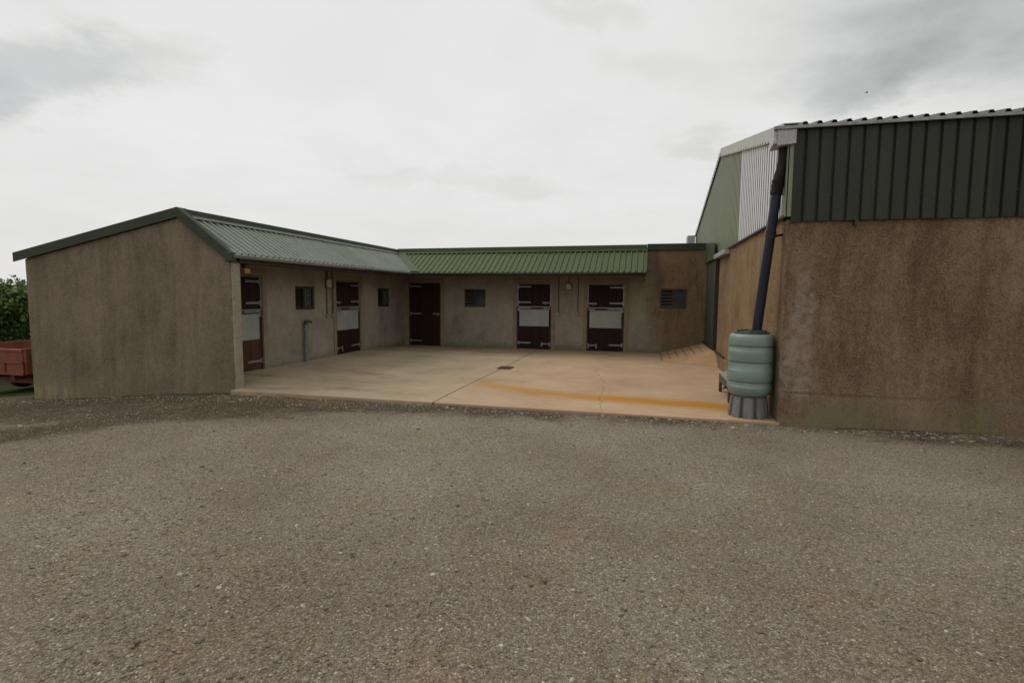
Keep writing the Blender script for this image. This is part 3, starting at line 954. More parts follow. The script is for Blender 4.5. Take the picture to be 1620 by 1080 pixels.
# gutters: half-round troughs with a bright rolled lip
def gutter(F, u0, u1, o, z, r, mat, name='gutter'):
    mb = MB()
    nseg = 10
    prof = []
    for k_ in range(nseg + 1):
        a_ = math.pi + math.pi * k_ / nseg
        prof.append((o + r * math.cos(a_), z + r * math.sin(a_)))
    n0 = len(prof)
    vs = [F(u, p_[0], p_[1]) for u in (u0, u1) for p_ in prof]
    mb.add(vs, [(k_, k_ + 1, n0 + k_ + 1, n0 + k_) for k_ in range(n0 - 1)])
    mb.tube([F(u0, o + r, z), F(u1, o + r, z)], .009, 8)
    for u in (u0, u1):
        mb.add([F(u, *p_) for p_ in prof], [tuple(range(n0))])
    return mb.build(name, mat, stable, smooth=True, solid=.005)


gutter(FL, 7.97, YB - BB[0] - .09, LB[0] + .025, 2.37, .052, M['gutter'])
gutter(FB, XL + LB[0] + .03, .03, BB[0] + .025, 2.37, .052, M['gutter_green'])
# fascia boards and soffit timber behind the gutters
MB().box(8.23, YB - 1.27, .80, .825, 2.245, 2.33, FL).build('fascia', M['timber'], stable)
MB().box(XL + .828, .0, 1.265, 1.29, 2.245, 2.33, FB).build('fascia', M['timber'], stable)
MB().box(8.24, YB - .01, .004, .797, 2.290, 2.312, FL).build('soffit', M['timber'], stable)
MB().box(XL + .80, -.004, .004, 1.262, 2.290, 2.312, FB).build('soffit', M['timber'], stable)
# closed end of the back canopy
MB().prism([FB(.002, .05, 3.06), FB(.002, 1.29, 2.39), FB(.002, 1.29, 2.20), FB(.002, .004, 2.20), FB(.002, .004, 3.06)], (.018, 0, 0)).build('end_board', M['stable'], stable)
vq = MB()
vq.beam(CB3(.022, -.01, .018), CB3(.022, lnB + .02, .018), (0, 0, 1), .028, .085)
vq.build('verge_flashing', M['flash_green'], stable)


# ---- stable doors
def strap(mb, F, u, o, z, L, sgn, knuckle=True):
    mb.box(min(u, u + sgn * L), max(u, u + sgn * L), o, o + .007, z - .022, z + .022, F)
    if knuckle:
        mb.box(u - .022, u + .022, o - .012, o + .014, z - .055, z + .055, F)


def stable_door(F, D, hinge, plate=True, split=True, material=None, label=None, surround=True, red=False):
    """hinge: -1 hinges on the low-u side, +1 on the high-u side"""
    u0, u1, z0, z1 = D
    w = u1 - u0
    material = material or M['door']
    fr = MB()
    fr.box(u0 + .002, u0 + .045, -.085, -.020, z0, z1 - .002, F).box(u1 - .045, u1 - .002, -.085, -.020, z0, z1 - .002, F)
    fr.box(u0 + .047, u1 - .047, -.085, -.020, z1 - .05, z1 - .002, F)
    door = fr.build('stable_door', M['door_edge'], stable, label=label)
    # surround of tan render
    if surround:
        sd = MB()
        sd.box(u0 - .125, u0 - .001, .003, .016, z0 - .05, z1 + .14, F).box(u1 + .001, u1 + .125, .003, .016, z0 - .05, z1 + .14, F)
        sd.box(u0 - .0005, u1 + .0005, .003, .016, z1 + .001, z1 + .14, F)
        sd.build('surround', M['door_band'], door)
    a, b_ = u0 + .05, u1 - .05
    hs_, bs = (a, b_) if hinge < 0 else (b_, a)
    sg = 1 if hinge < 0 else -1
    if split:
        zs = z0 + (z1 - z0) * .64
        MB().box(a, b_, -.075, -.030, z0 + .012, zs - .012, F).build('lower_leaf', M['door_red'] if red else material, door, bevel=.003)
        MB().box(a, b_, -.075, -.030, zs + .022, z1 - .055, F).build('upper_leaf', material, door, bevel=.003)
        # chew strip on top of the lower leaf and rail under the upper one
        MB().box(a - .02, b_ + .02, -.028, -.012, zs - .012, zs + .016, F).build('top_rail', M['hinge'], door, bevel=.003)
        MB().box(a + .02, b_ - .02, -.029, -.022, zs - .078, zs - .018, F).build('name_strip', M['timber'], door)
        k_ = a + .34 * w, b_ - .22 * w
        mb = MB()
        if hinge < 0: mb.box(a + .01, a + .36 * w, -.029, -.017, zs - .055, zs - .020, F)
        else: mb.box(b_ - .40 * w, b_ - .01, -.029, -.017, zs - .055, zs - .020, F)
        mb.build('chew_strip', M['hinge'], door)
        # steel angles beside the upper leaf
        mb = MB().box(u0 + .004, u0 + .040, -.019, -.012, zs + .02, z1 - .01, F)
        mb.build('corner_strip', M['hinge'], door)
        mb = MB().box(u1 - .040, u1 - .004, -.019, -.012, zs + .02, z1 - .01, F)
        mb.build('corner_strip', M['hinge'], door)
        MB().box(u0 + .042, u1 - .042, -.019, -.013, z1 - .028, z1 - .012, F).build('head_strip', M['hinge'], door)
        hz = (z0 + .19, zs + .145, z1 - .12)
    else:
        MB().box(a, b_, -.075, -.030, z0 + .012, z1 - .055, F).build('leaf', material, door, bevel=.003)
        hz = (z0 + .16, z0 + 1.07, z1 - .12)
    for z in hz:
        mb = MB(); strap(mb, F, hs_, -.029, z, .40, sg, True)
        mb.build('hinge', M['hinge'], door, bevel=.002)
    if split:
        mb = MB(); strap(mb, F, hs_, -.029, zs - .09, .10, sg, True)
        mb.build('hinge', M['hinge'], door, bevel=.002)
        # bolts
        z = zs + .13
        mb = MB().box(min(bs, bs - sg * .24), max(bs, bs - sg * .24), -.029, -.021, z - .024, z + .024, F)
        mb.tube([F(bs + sg * .03, -.014, z), F(bs - sg * .22, -.014, z)], .009, 8)
        mb.box(bs - sg * .13 - .008, bs - sg * .13 + .008, -.02, -.004, z - .06, z, F)
        mb.build('bolt', M['hinge'], door)
        z = zs - .05
        mb = MB().box(min(bs, bs - sg * .2), max(bs, bs - sg * .2), -.0165, -.010, z - .028, z + .02, F)
        mb.tube([F(bs + sg * .03, -.003, z), F(bs - sg * .2, -.003, z)], .009, 8)
        mb.box(bs - sg * .12 - .01, bs - sg * .12 + .01, -.01, .004, z - .08, z, F)
        mb.build('bolt', M['hinge'], door)
        z = z0 + .17                                   # kick bolt
        mb = MB().box(min(bs, bs - sg * .26), max(bs, bs - sg * .26), -.029, -.020, z - .018, z + .018, F)
        mb.box(bs - sg * .25 - .018, bs - sg * .25 + .018, -.028, -.006, z - .10, z + .05, F)
        mb.box(bs - .018, bs + .018, -.028, -.008, z - .09, z + .05, F)
        mb.build('kick_bolt', M['hinge'], door, bevel=.002)
    else:
        z = z0 + 1.07
        mb = MB().box(min(bs, bs - sg * .24), max(bs, bs - sg * .24), -.029, -.021, z - .022, z + .022, F)
        mb.tube([F(bs + sg * .03, -.014, z), F(bs - sg * .22, -.014, z)], .009, 8)
        mb.box(bs - sg * .06 - .012, bs - sg * .06 + .012, -.02, -.004, z - .09, z, F)
        mb.build('bolt', M['hinge'], door)
    if plate:
        MB().box(a + .03, b_ - .03, -.029, -.024, zs - .62, zs - .085, F).build('kick_plate', M['plate'], door, bevel=.002)
    return door


stable_door(FB, D1, -1, plate=False, split=False, label='plain dark full height door in the inner corner')
stable_door(FB, D2, -1, label='split door with grey plate and hinges on its left')
stable_door(FB, D3, +1, label='split door with grey plate and hinges on its right')
stable_door(FL, DB, +1, label='dark split door in the left wing')
stable_door(FL, DA, +1, label='split door with red brown lower leaf by the gable wall', red=True)


# ---- windows
def window(F, D, style, label=None):
    u0, u1, z0, z1 = D
    fr = MB()
    t_ = .045
    fr.box(u0 + .002, u0 + t_, -.10, -.035, z0 + .002, z1 - .002, F).box(u1 - t_, u1 - .002, -.10, -.035, z0 + .002, z1 - .002, F)
    fr.box(u0 + t_ + .001, u1 - t_ - .001, -.10, -.035, z1 - t_, z1 - .002, F).box(u0 + t_ + .001, u1 - t_ - .001, -.10, -.030, z0 + .002, z0 + t_ + .01, F)
    um = (u0 + u1) / 2
    fr.box(um - .022, um + .022, -.10, -.038, z0 + t_ + .012, z1 - t_ - .001, F)
    w_ = fr.build('window', M['sill'], stable, label=label)
    for i, (a, b_) in enumerate(((u0 + t_ + .002, um - .024), (um + .024, u1 - t_ - .002))):
        if style == 'louvre':
            mb = MB()
            nb = 5
            hh = (z1 - z0 - 2 * t_ - .02) / nb
            op = i == 0
            for k_ in range(nb):
                zb = z0 + t_ + .012 + k_ * hh
                if op:
                    mb.prism([F(a, -.085, zb + hh * .25), F(a, -.040, zb + hh * .02), F(a, -.040, zb + hh * .02 + .006), F(a, -.085, zb + hh * .25 + .006)], Vector(F(b_, 0, 0)) - Vector(F(a, 0, 0)))
                else:
                    mb.prism([F(a, -.078, zb + hh * 1.02), F(a, -.062, zb), F(a, -.058, zb), F(a, -.074, zb + hh * 1.02)], Vector(F(b_, 0, 0)) - Vector(F(a, 0, 0)))
            mb.build('louvre', M['blade_open'] if op else M['blade'], w_)
        else:
            MB().box(a, b_, -.085, -.078, z0 + t_ + .011, z1 - t_ - .001, F).build('pane', M['glass'] if i == 0 else M['glass_pale'], w_)
            if i == 1:
                mb = MB()
                for k_ in range(3):
                    uu = a + (b_ - a) * (k_ + .5) / 3
                    mb.box(uu - .009, uu + .009, -.072, -.06, z0 + t_ + .012, z1 - t_ - .002, F)
                mb.build('bar', M['glass_pale'], w_)
    return w_


window(FL, W1, 'pane')
window(FL, W2, 'pane')
window(FB, W3, 'louvre')
window(FB, W4, 'louvre')

# ------------------------------------------------------------------ things fixed to the stable walls
def wall_light(F, u, z, label, w=.15, h=.17):
    t_ = empty('wall_light', F(u, .004, z), label, 'wall light', 'square lights on the stable walls')
    MB().box(u - w / 2 - .012, u + w / 2 + .012, .004, .03, z - h / 2 - .012, z + h / 2 + .012, F).build('back_box', M['conduit'], t_, bevel=.008)
    MB().box(u - w / 2, u + w / 2, .031, .095, z - h / 2, z + h / 2, F).build('cover', M['cream'], t_, bevel=.016, seg=3)
    MB().tube([F(u, .096, z), F(u, .102, z)], .022, 12).build('sensor', M['switch'], t_)
    MB().tube([F(u, .016, z + h / 2 + .012), F(u, .016, 2.288)], .012, 8).build('conduit', M['conduit'], t_)
    return t_


wall_light(FB, -2.31, 1.995, 'cream square wall light between the two plated back doors')
wall_light(FL, 12.22, 1.975, 'cream square wall light beside the dark left wing door', .16, .2)


def wall_switch(F, u, z, label):
    t_ = empty('light_switch', F(u, .004, z), label, 'light switch', 'switches hung on dark conduits')
    MB().tube([F(u, .018, z + .04), F(u, .018, 2.288)], .0135, 10).build('conduit', M['conduit'], t_, smooth=True)
    MB().box(u - .034, u + .034, .004, .05, z - .055, z + .038, F).build('switch_box', M['switch'], t_, bevel=.012, seg=3)
    MB().box(u - .012, u + .012, .051, .06, z - .02, z + .01, F).build('rocker', M['hinge'], t_)


wall_switch(FB, -2.635, 1.14, 'switch on dark conduit beside the left hinged back door')
wall_switch(FB, -2.02, 1.14, 'switch on dark conduit beside the right hinged back door')
wall_switch(FL, 12.18, 1.16, 'switch on conduit hanging below the left wing light')
wall_switch(FL, 12.43, 1.16, 'switch on conduit beside the left wing door surround')

t_ = empty('tie_ring', FB(-2.32, .004, 1.16), 'small grey tie ring bolted between two back wall switches', 'tie ring')
MB().box(-2.35, -2.29, .004, .012, 1.15, 1.21, FB).build('ring_plate', M['hinge'], t_, bevel=.004)
mb = MB(); mb.tube([FB(-2.32 + .04 * math.cos(q_), .022, 1.145 + .04 * math.sin(q_)) for q_ in np.linspace(0, 2 * math.pi, 17)], .006, 6)
mb.build('ring', M['hinge'], t_, smooth=True)

# standing tap on the left wing wall
t_ = empty('standpipe', FL(11.19, .08, .07), 'grey lagged standpipe with tap on the left wing wall', 'tap')
MB().tube([FL(11.19, .075, .03), FL(11.19, .075, .98)], .038, 16).build('pipe', M['pipe_grey'], t_, smooth=True)
MB().tube([FL(11.19, .075, .975), FL(11.19, .075, 1.03), FL(11.20, .085, 1.045), FL(11.26, .12, 1.05), FL(11.31, .14, 1.035)], [.045, .048, .046, .03, .026], 14).build('elbow', M['conduit'], t_, smooth=True)
mb = MB(); mb.tube([FL(11.30, .14, 1.045), FL(11.33, .15, 1.01), FL(11.33, .15, .97)], .016, 10)
mb.box(11.29, 11.37, .135, .165, 1.06, 1.075, FL)
mb.build('spout', M['brass'], t_)

# small amber box under the eave by the gable
t_ = empty('warning_light', FL(8.55, .60, 2.16), 'small amber box hung under the canopy beside the gable wall', 'light')
MB().box(8.47, 8.62, .62, .73, 2.075, 2.165, FL).build('amber_cover', M['amber'], t_, bevel=.012)
MB().box(8.49, 8.60, .64, .71, 2.167, 2.289, FL).build('bracket', M['conduit'], t_)
mb = MB(); mb.tube([FL(8.23, .70, 2.17), FL(8.36, .69, 2.19), FL(8.475, .68, 2.14)], .008, 6)
mb.build('cable', M['hinge'], t_, smooth=True)

# ------------------------------------------------------------------ barn
barn = empty('barn', (XR, YF, 0), 'tall brown rendered barn clad in green metal sheets above', 'barn')
YR, YE, ZE, ZR = 14.5, 21.2, 3.93, 5.33
XE = 26.0
MB().box(XR, XE, YF, YF + .25, -.3, 2.735).build('front_wall', M['barn_front'], barn, bevel=.012)
MB().box(XR + .001, XR + .25, YF + .253, YE, -.4, 2.785).build('side_wall', M['barn_side'], barn)
MB().box(XR + .253, XE, YE - .25, YE, -.4, 2.735).box(XE - .25, XE, YF + .253, YE - .253, -.4, 2.785).build('rear_wall', M['barn_side'], barn)


# front cladding: broad flat pans with narrow recessed grooves
def clad(F3, u0, u1, pitch, gw, depth, z0f, z1f, start=.6):
    us, hs = [u0], [0.0]
    u = u0 + pitch * start
    while u + gw < u1:
        us += [u, u + gw * .28, u + gw * .72, u + gw]; hs += [0, -depth, -depth, 0]
        u += pitch
    us.append(u1); hs.append(0)
    vs = []
    for u, h in zip(us, hs):
        vs.append(F3(u, h, z0f(u))); vs.append(F3(u, h, z1f(u)))
    mb = MB()
    mb.v = [tuple(q) for q in vs]
    for i in range(len(us) - 1):
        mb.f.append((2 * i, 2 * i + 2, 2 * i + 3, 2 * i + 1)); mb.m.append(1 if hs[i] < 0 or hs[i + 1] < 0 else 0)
    return mb


M['groove'] = simple('shaded_groove', (.05, .05, .045), (.09, .09, .08), 5, .8)  # shade inside the grooves of the pale sheets, painted as a dark colour
M['groove_green'] = simple('shaded_green_groove', (.035, .045, .02), (.06, .07, .035), 5, .8)  # the same painted groove shade for the green sheets
FF = lambda u, o, z: (u, YF - .05 - o, z)
FS = lambda u, o, z: (XR - .035 - o, u, z)
cm = clad(FF, 1.835, XE, .168, .042, .034, lambda u: 2.70, lambda u: 3.87, .66)
u = 1.835 + .168 * .66
kq = 0
while u < 9:
    for z, on in ((3.02, kq % 2 == 0), (3.55, kq < 1)):
        if on: cm.box(u + .014, u + .028, -.034, -.012, z - .007, z + .007, FF, 2)
    u += .168; kq += 1
cm.m = [0 if q == 1 else q for q in cm.m]
cm.m = [1 if q == 2 else q for q in cm.m]
cm.build('cladding', [M['clad_dark'], M['black']], barn, solid=.003, label='dark green front cladding')


def rake(y): return ZR - abs(y - YR) * (ZR - ZE) / (YR - YF)


YS = 11.5
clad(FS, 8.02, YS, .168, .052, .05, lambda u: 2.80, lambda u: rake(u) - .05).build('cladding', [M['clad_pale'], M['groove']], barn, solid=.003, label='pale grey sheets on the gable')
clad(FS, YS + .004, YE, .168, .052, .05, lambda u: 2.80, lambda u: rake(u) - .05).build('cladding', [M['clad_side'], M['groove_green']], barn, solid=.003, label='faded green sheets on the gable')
# corner flashing
MB().box(XR - .05, XR - .038, YF - .045, 8.02, 2.765, 3.70).box(1.785, 1.86, YF - .046, YF - .040, 2.765, 3.70).build('corner_flashing', M['corner_pale'], barn)
# drip along the foot of the sheets
MB().box(XR - .055, XR - .002, YF + .02, 14.55, 2.772, 2.797).build('drip_flashing', M['black'], barn)
# roof
us, hs = profile(XR + .03, XE, .168, .034, .024, .042)
vs, fs = [], []
for u, h in zip(us, hs):
    for y, z in ((YF - .10, rake(YF - .10)), (YR, ZR), (YE + .1, rake(YE + .1))):
        vs.append((u, y, z + h + .002))
for i in range(len(us) - 1):
    fs += [(3 * i, 3 * i + 3, 3 * i + 4, 3 * i + 1), (3 * i + 1, 3 * i + 4, 3 * i + 5, 3 * i + 2)]
MB().add(vs, fs).build('roof', M['roof_far'], barn, solid=.004)
# verge flashings up and down the gable
for (ya, yb) in ((8.02, YR - .002), (YR + .002, YE + .1)):
    mb = MB()
    za, zb = rake(ya) + .045, rake(yb) + .045
    dr = .20 if ya < 9 else .11
    mb.prism([(XR - .075, ya, za), (XR - .075, yb, zb), (XR - .075, yb, zb - dr), (XR - .075, ya, za - dr)], (.012, 0, 0))
    mb.prism([(XR - .075, ya, za + .001), (XR - .075, yb, zb + .001), (XR - .075, yb, zb + .013), (XR - .075, ya, za + .013)], (.22, 0, 0))
    nfix = int((yb - ya) / .2)
    for k_ in range(nfix):
        y = ya + .1 + k_ * .2
        mb.box(XR - .083, XR - .0755, y - .011, y + .011, rake(y) + .045 - dr + .004, rake(y) + .045 - dr + .026, mi=1)
    mb.build('verge_flashing', [M['verge_pale'], M['black']], barn)
# ridge end block behind the stable roof
MB().box(XR - .34, XR - .08, 20.9, 21.5, 3.55, 3.95).build('rear_gutter', M['galv'], barn)

# galvanised box gutter end and lip
MB().box(1.57, XE, YF - .115, YF - .075, 3.872, 3.912).build('gutter', M['galv_dull'], barn, bevel=.004)
hp = MB()
hp.prism([(1.62, YF - .095, 3.67), (1.845, YF - .095, 3.69), (1.845, YF - .095, 3.871), (1.62, YF - .095, 3.871)], (0, .26, 0))
hp.build('hopper', M['galv_old'], barn, bevel=.004)
hp = MB()
hp.prism([(1.575, YF - .075, 3.905), (1.575, YF + .155, 3.905), (1.575, YF + .165, 3.665), (1.575, YF - .075, 3.70)], (.043, 0, 0))
hp.build('hopper_end', M['galv'], barn)

# downpipe
PT, PB = Vector((1.685, 7.945, 3.20)), Vector((1.56, 8.21, 1.22))
pd = (PB - PT).normalized()
dp = MB().tube([PT, PB], .065, 20)
pipe = dp.build('downpipe', M['navy'], barn, smooth=True)
MB().tube([(1.735, 7.925, 3.668), (1.735, 7.925, 3.52), (1.728, 7.927, 3.43), (1.708, 7.935, 3.34), PT + pd * -.02], [.067, .067, .068, .071, .071], 20).build('elbow', M['pipe_black'], pipe, smooth=True)
mb = MB()
for s_, r_ in ((0, .079), (.055, .079), (.16, .077)):
    mb.tube([PT + pd * (s_ - .06), PT + pd * (s_ - .03)], r_, 20)
mb.tube([PT + pd * -.07, PT + pd * .13], .0745, 20)
mb.build('collar', M['pipe_black'], pipe, smooth=True)
mb = MB()
q_ = PT + pd * .62
mb.tube([q_ - pd * .022, q_ + pd * .022], .0725, 20)
mb.build('collar', M['navy'], pipe, smooth=True)
q_ = PT + pd * .67
MB().tube([q_ - pd * .018, q_ + pd * .018], .075, 20).beam(q_ + Vector((.06, 0, 0)), Vector((XR + .0, q_.y + .06, q_.z + .02)), (0, 0, 1), .02, .035).build('bracket', M['black'], pipe, smooth=True)

# sliding door with its track and threshold post
ds = MB()
FD = lambda u, o, z: (XR - .03 - o, u, z)
ds = clad(lambda u, o, z: (XR - .055 - o, u, z), 14.58, 16.742, .2, .06, .02, lambda u: .37, lambda u: 2.76)
sd_ = ds.build('sliding_door', M['slide'], barn, solid=.01)
MB().box(XR - .085, XR - .005, 14.45, 14.575, .34, 2.79).build('edge_post', M['black'], sd_)
MB().box(XR - .10, XR - .002, 14.58, 16.742, .362, .40).build('bottom_rail', M['black'], sd_)
MB().box(XR - .13, XR - .002, 12.75, 14.60, 2.665, 2.768).build('door_track', M['galv'], barn, bevel=.005)
MB().prism([(XR - .125, 14.60, 2.774), (XR - .125, 16.69, 2.774), (XR - .125, 16.69, 3.272), (XR - .125, 14.60, 3.08)], (.03, 0, 0)).build('flashing', M['flash_dark'], barn, bevel=.005)
MB().box(XR - .125, XR - .003, 14.605, 16.74, 2.68, 2.772).build('door_head', M['flash_green'], barn)
MB().beam((XR - .05, 14.42, .35), (XR - .04, 12.9, .33), (0, 0, 1), .03, .035).build('ground_rail', M['black'], barn)
MB().box(XR - .035, XR - .002, 9.2, 14.40, -.1, .30).build('plinth', M['barn_side'], barn, bevel=.012)
mb = MB().box(2.585, 2.625, YF - .06, YF - .003, 2.64, 2.70).tube([(2.605, YF - .05, 2.66), (2.605, YF - .05, 2.60)], .012, 8)
mb.build('bracket', M['black'], barn)

# ------------------------------------------------------------------ water butt and its stand
BX, BY, BZ = 1.495, 8.215, .285
stand = empty('butt_stand', (BX, BY, 0), 'grey fluted plastic stand under the green water butt', 'stand')
mb = MB()
NF = 9
ns = NF * 12
ring = []
for k_ in range(ns):
    a_ = 2 * math.pi * k_ / ns
    ph = (a_ * NF / (2 * math.pi)) % 1
    out = 1.0 if .16 < ph < .84 else (.0 if ph < .08 or ph > .92 else ((ph - .08) / .08 if ph < .5 else (.92 - ph) / .08))
    ring.append((a_, out))
vs = []
for z, r0, dr in ((0.0, .205, .068), (.04, .205, .066), (.28, .205, .038), (.292, .20, .03)):
    for a_, o_ in ring:
        r_ = r0 + dr * o_
        vs.append((BX + r_ * math.cos(a_), BY + r_ * math.sin(a_), z))
fs = [(j * ns + k_, j * ns + (k_ + 1) % ns, (j + 1) * ns + (k_ + 1) % ns, (j + 1) * ns + k_) for j in range(3) for k_ in range(ns)]
fs.append(tuple(3 * ns + k_ for k_ in range(ns)))
mb.add(vs, fs)
mb.build('pedestal', M['stand'], stand)
MB().lathe([(.200, .290), (.232, .292), (.232, .300), (.20, .302)], (BX, BY, 0), 40).build('top_plate', M['stand'], stand, smooth=True)

butt = empty('water_butt', (BX, BY, .30), 'sage green ribbed plastic water butt fed by the downpipe', 'water butt')
prof = [(.0, 0), (.19, .0), (.240, .008), (.268, .028), (.287, .062), (.298, .10), (.302, .130), (.302, .146), (.297, .152), (.294, .158),
        (.294, .203), (.284, .206), (.284, .216), (.300, .222), (.304, .232), (.305, .30), (.304, .368), (.301, .378), (.295, .384),
        (.294, .480), (.284, .483), (.284, .494), (.300, .500), (.303, .510), (.303, .60), (.302, .648), (.299, .657), (.294, .662),
        (.293, .704), (.283, .707), (.283, .717), (.298, .723), (.300, .734), (.300, .80), (.296, .838), (.285, .865), (.262, .882), (.235, .888), (.0, .890)]
MB().lathe(prof, (BX, BY, .302), 72, caps=False).build('barrel', M['butt'], butt, smooth=True, angle=60)
lm = MB().lathe([(.232, 0), (.236, .006), (.236, .020), (.228, .026), (.15, .034), (.06, .050), (.055, .052)], (BX, BY, 1.188), 48)
lid = lm.build('lid', M['lid'], butt, smooth=True)
mb = MB()
for k_ in range(6):
    a_ = 2 * math.pi * k_ / 6 + .3
    mb.beam((BX + .05 * math.cos(a_), BY + .05 * math.sin(a_), 1.235), (BX + .21 * math.cos(a_), BY + .21 * math.sin(a_), 1.22), (0, 0, 1), .035, .03)
mb.build('rib', M['lid'], lid)
mb = MB().tube([(BX - .27, BY + .02, .385), (BX - .335, BY + .03, .385), (BX - .345, BY + .03, .36)], .014, 10)
mb.box(BX - .33, BX - .305, BY + .005, BY + .05, .40, .412)
mb.build('tap', M['black'], butt)

# weathered wooden step behind the butt
step = empty('wooden_step', (1.52, 9.6, 0), 'small weathered wooden step behind the green water butt', 'step')
for k_ in range(4):
    y = 9.07 + k_ * .30
    MB().box(1.34, 1.74, y, y + .285, .335, .365).build('plank', M['wood_grey'], step, bevel=.004)
for (x, y) in ((1.35, 9.09), (1.35, 10.16), (1.69, 9.09), (1.69, 10.16)):
    MB().box(x, x + .05, y, y + .09, .0, .333).build('leg', M['wood_dark'], step)
MB().box(1.345, 1.375, 9.2, 10.14, .2, .333).build('side_rail', M['wood_dark'], step)
MB().box(1.36, 1.72, 9.10, 9.13, .06, .27).build('end_board', M['wood_dark'], step)

# drain grate in the joint
dr = empty('drain_grate', (-3.17, 12.2, -.02), 'rusty square drain grate set in the concrete yard joint', 'drain')
mb = MB()
mb.box(-3.33, -3.01, 11.98, 12.01, -.03, .0).box(-3.33, -3.01, 12.39, 12.42, -.03, .0).box(-3.33, -3.30, 12.013, 12.387, -.03, .0).box(-3.04, -3.01, 12.013, 12.387, -.03, .0)
mb.build('grate_frame', M['rust'], dr)
mb = MB()
for k_ in range(7):
    x = -3.29 + k_ * .037
    mb.box(x, x + .02, 12.014, 12.386, -.03, -.003)
mb.build('grating', M['rust'], dr)
MB().box(-3.298, -3.042, 12.014, 12.386, -.05, -.0135).build('sump', M['black'], dr)

# ------------------------------------------------------------------ red trailer beyond the gable
tr = empty('farm_trailer', (-14.6, 10.3, -.75), 'old red tipping trailer with rust and green staining behind the gable', 'trailer')
TX0, TX1, TY0, TY1 = -15.9, -13.62, 9.05, 11.6
zt, zb = .40, -.20
bd = MB()
bd.box(TX0, TX1, TY0, TY1, zb + .02, zb + .06)
floor_ = bd.build('floor', M['trailer'], tr)
for nm, bx in (('tailboard', (TX0, TX1, TY0 - .05, TY0 - .002, zb, zt)), ('headboard', (TX0, TX1, TY1 + .002, TY1 + .05, zb, zt + .12)),
               ('side_board', (TX1 + .002, TX1 + .045, TY0 - .04, TY1, zb + .03, zt + .02)), ('side_board', (TX0 - .045, TX0 - .002, TY0 - .04, TY1, zb + .03, zt + .02))):
    mb = MB().box(*bx)
    x0, x1, y0, y1, z0, z1 = bx
    if 'board' in nm and nm != 'side_board':
        for zz in (z0 + .01, (z0 + z1) / 2 - .02, z1 - .05): mb.box(x0 - .01, x1 + .01, y0 - .032, y0 - .003, zz, zz + .05)
        for k_ in range(5):
            xx_ = x0 + (x1 - x0) * k_ / 4
            mb.box(xx_ - .025, xx_ + .025, y0 - .028, y0 - .004, z0 + .062, (z0 + z1) / 2 - .022)
    else:
        for k_ in range(5):
            yy_ = y0 + (y1 - y0 - .06) * k_ / 4
            mb.box(x1 + .002 if x1 > -14 else x0 - .035, x1 + .035 if x1 > -14 else x0 - .002, yy_, yy_ + .05, z0, z1 - .01)
    mb.build(nm, M['trailer'], tr)
MB().box(-15.2, -15.08, 9.2, 12.9, -.36, -.202).box(-14.35, -14.23, 9.2, 12.9, -.36, -.202).box(-15.2, -14.23, 9.6, 9.72, -.50, -.362).build('chassis', M['trailer'], tr)
MB().tube([(-15.75, 10.3, -.47), (-13.75, 10.3, -.47)], .05, 12).build('axle', M['black'], tr)
for x in (-15.72, -13.98):
    wh = MB().tube([(x, 10.3, -.45), (x + .03, 10.3, -.45), (x + .17, 10.3, -.45), (x + .2, 10.3, -.45)], [.27, .31, .31, .27], 28).build('wheel', M['rubber'], tr, smooth=True)
    MB().tube([(x - .004, 10.3, -.45), (x + .204, 10.3, -.45)], .15, 20).build('rim', M['trailer'], wh, smooth=True)
MB().beam((-14.7, 12.9, -.3), (-14.7, 14.0, -.42), (0, 0, 1), .1, .1).build('drawbar', M['trailer'], tr)


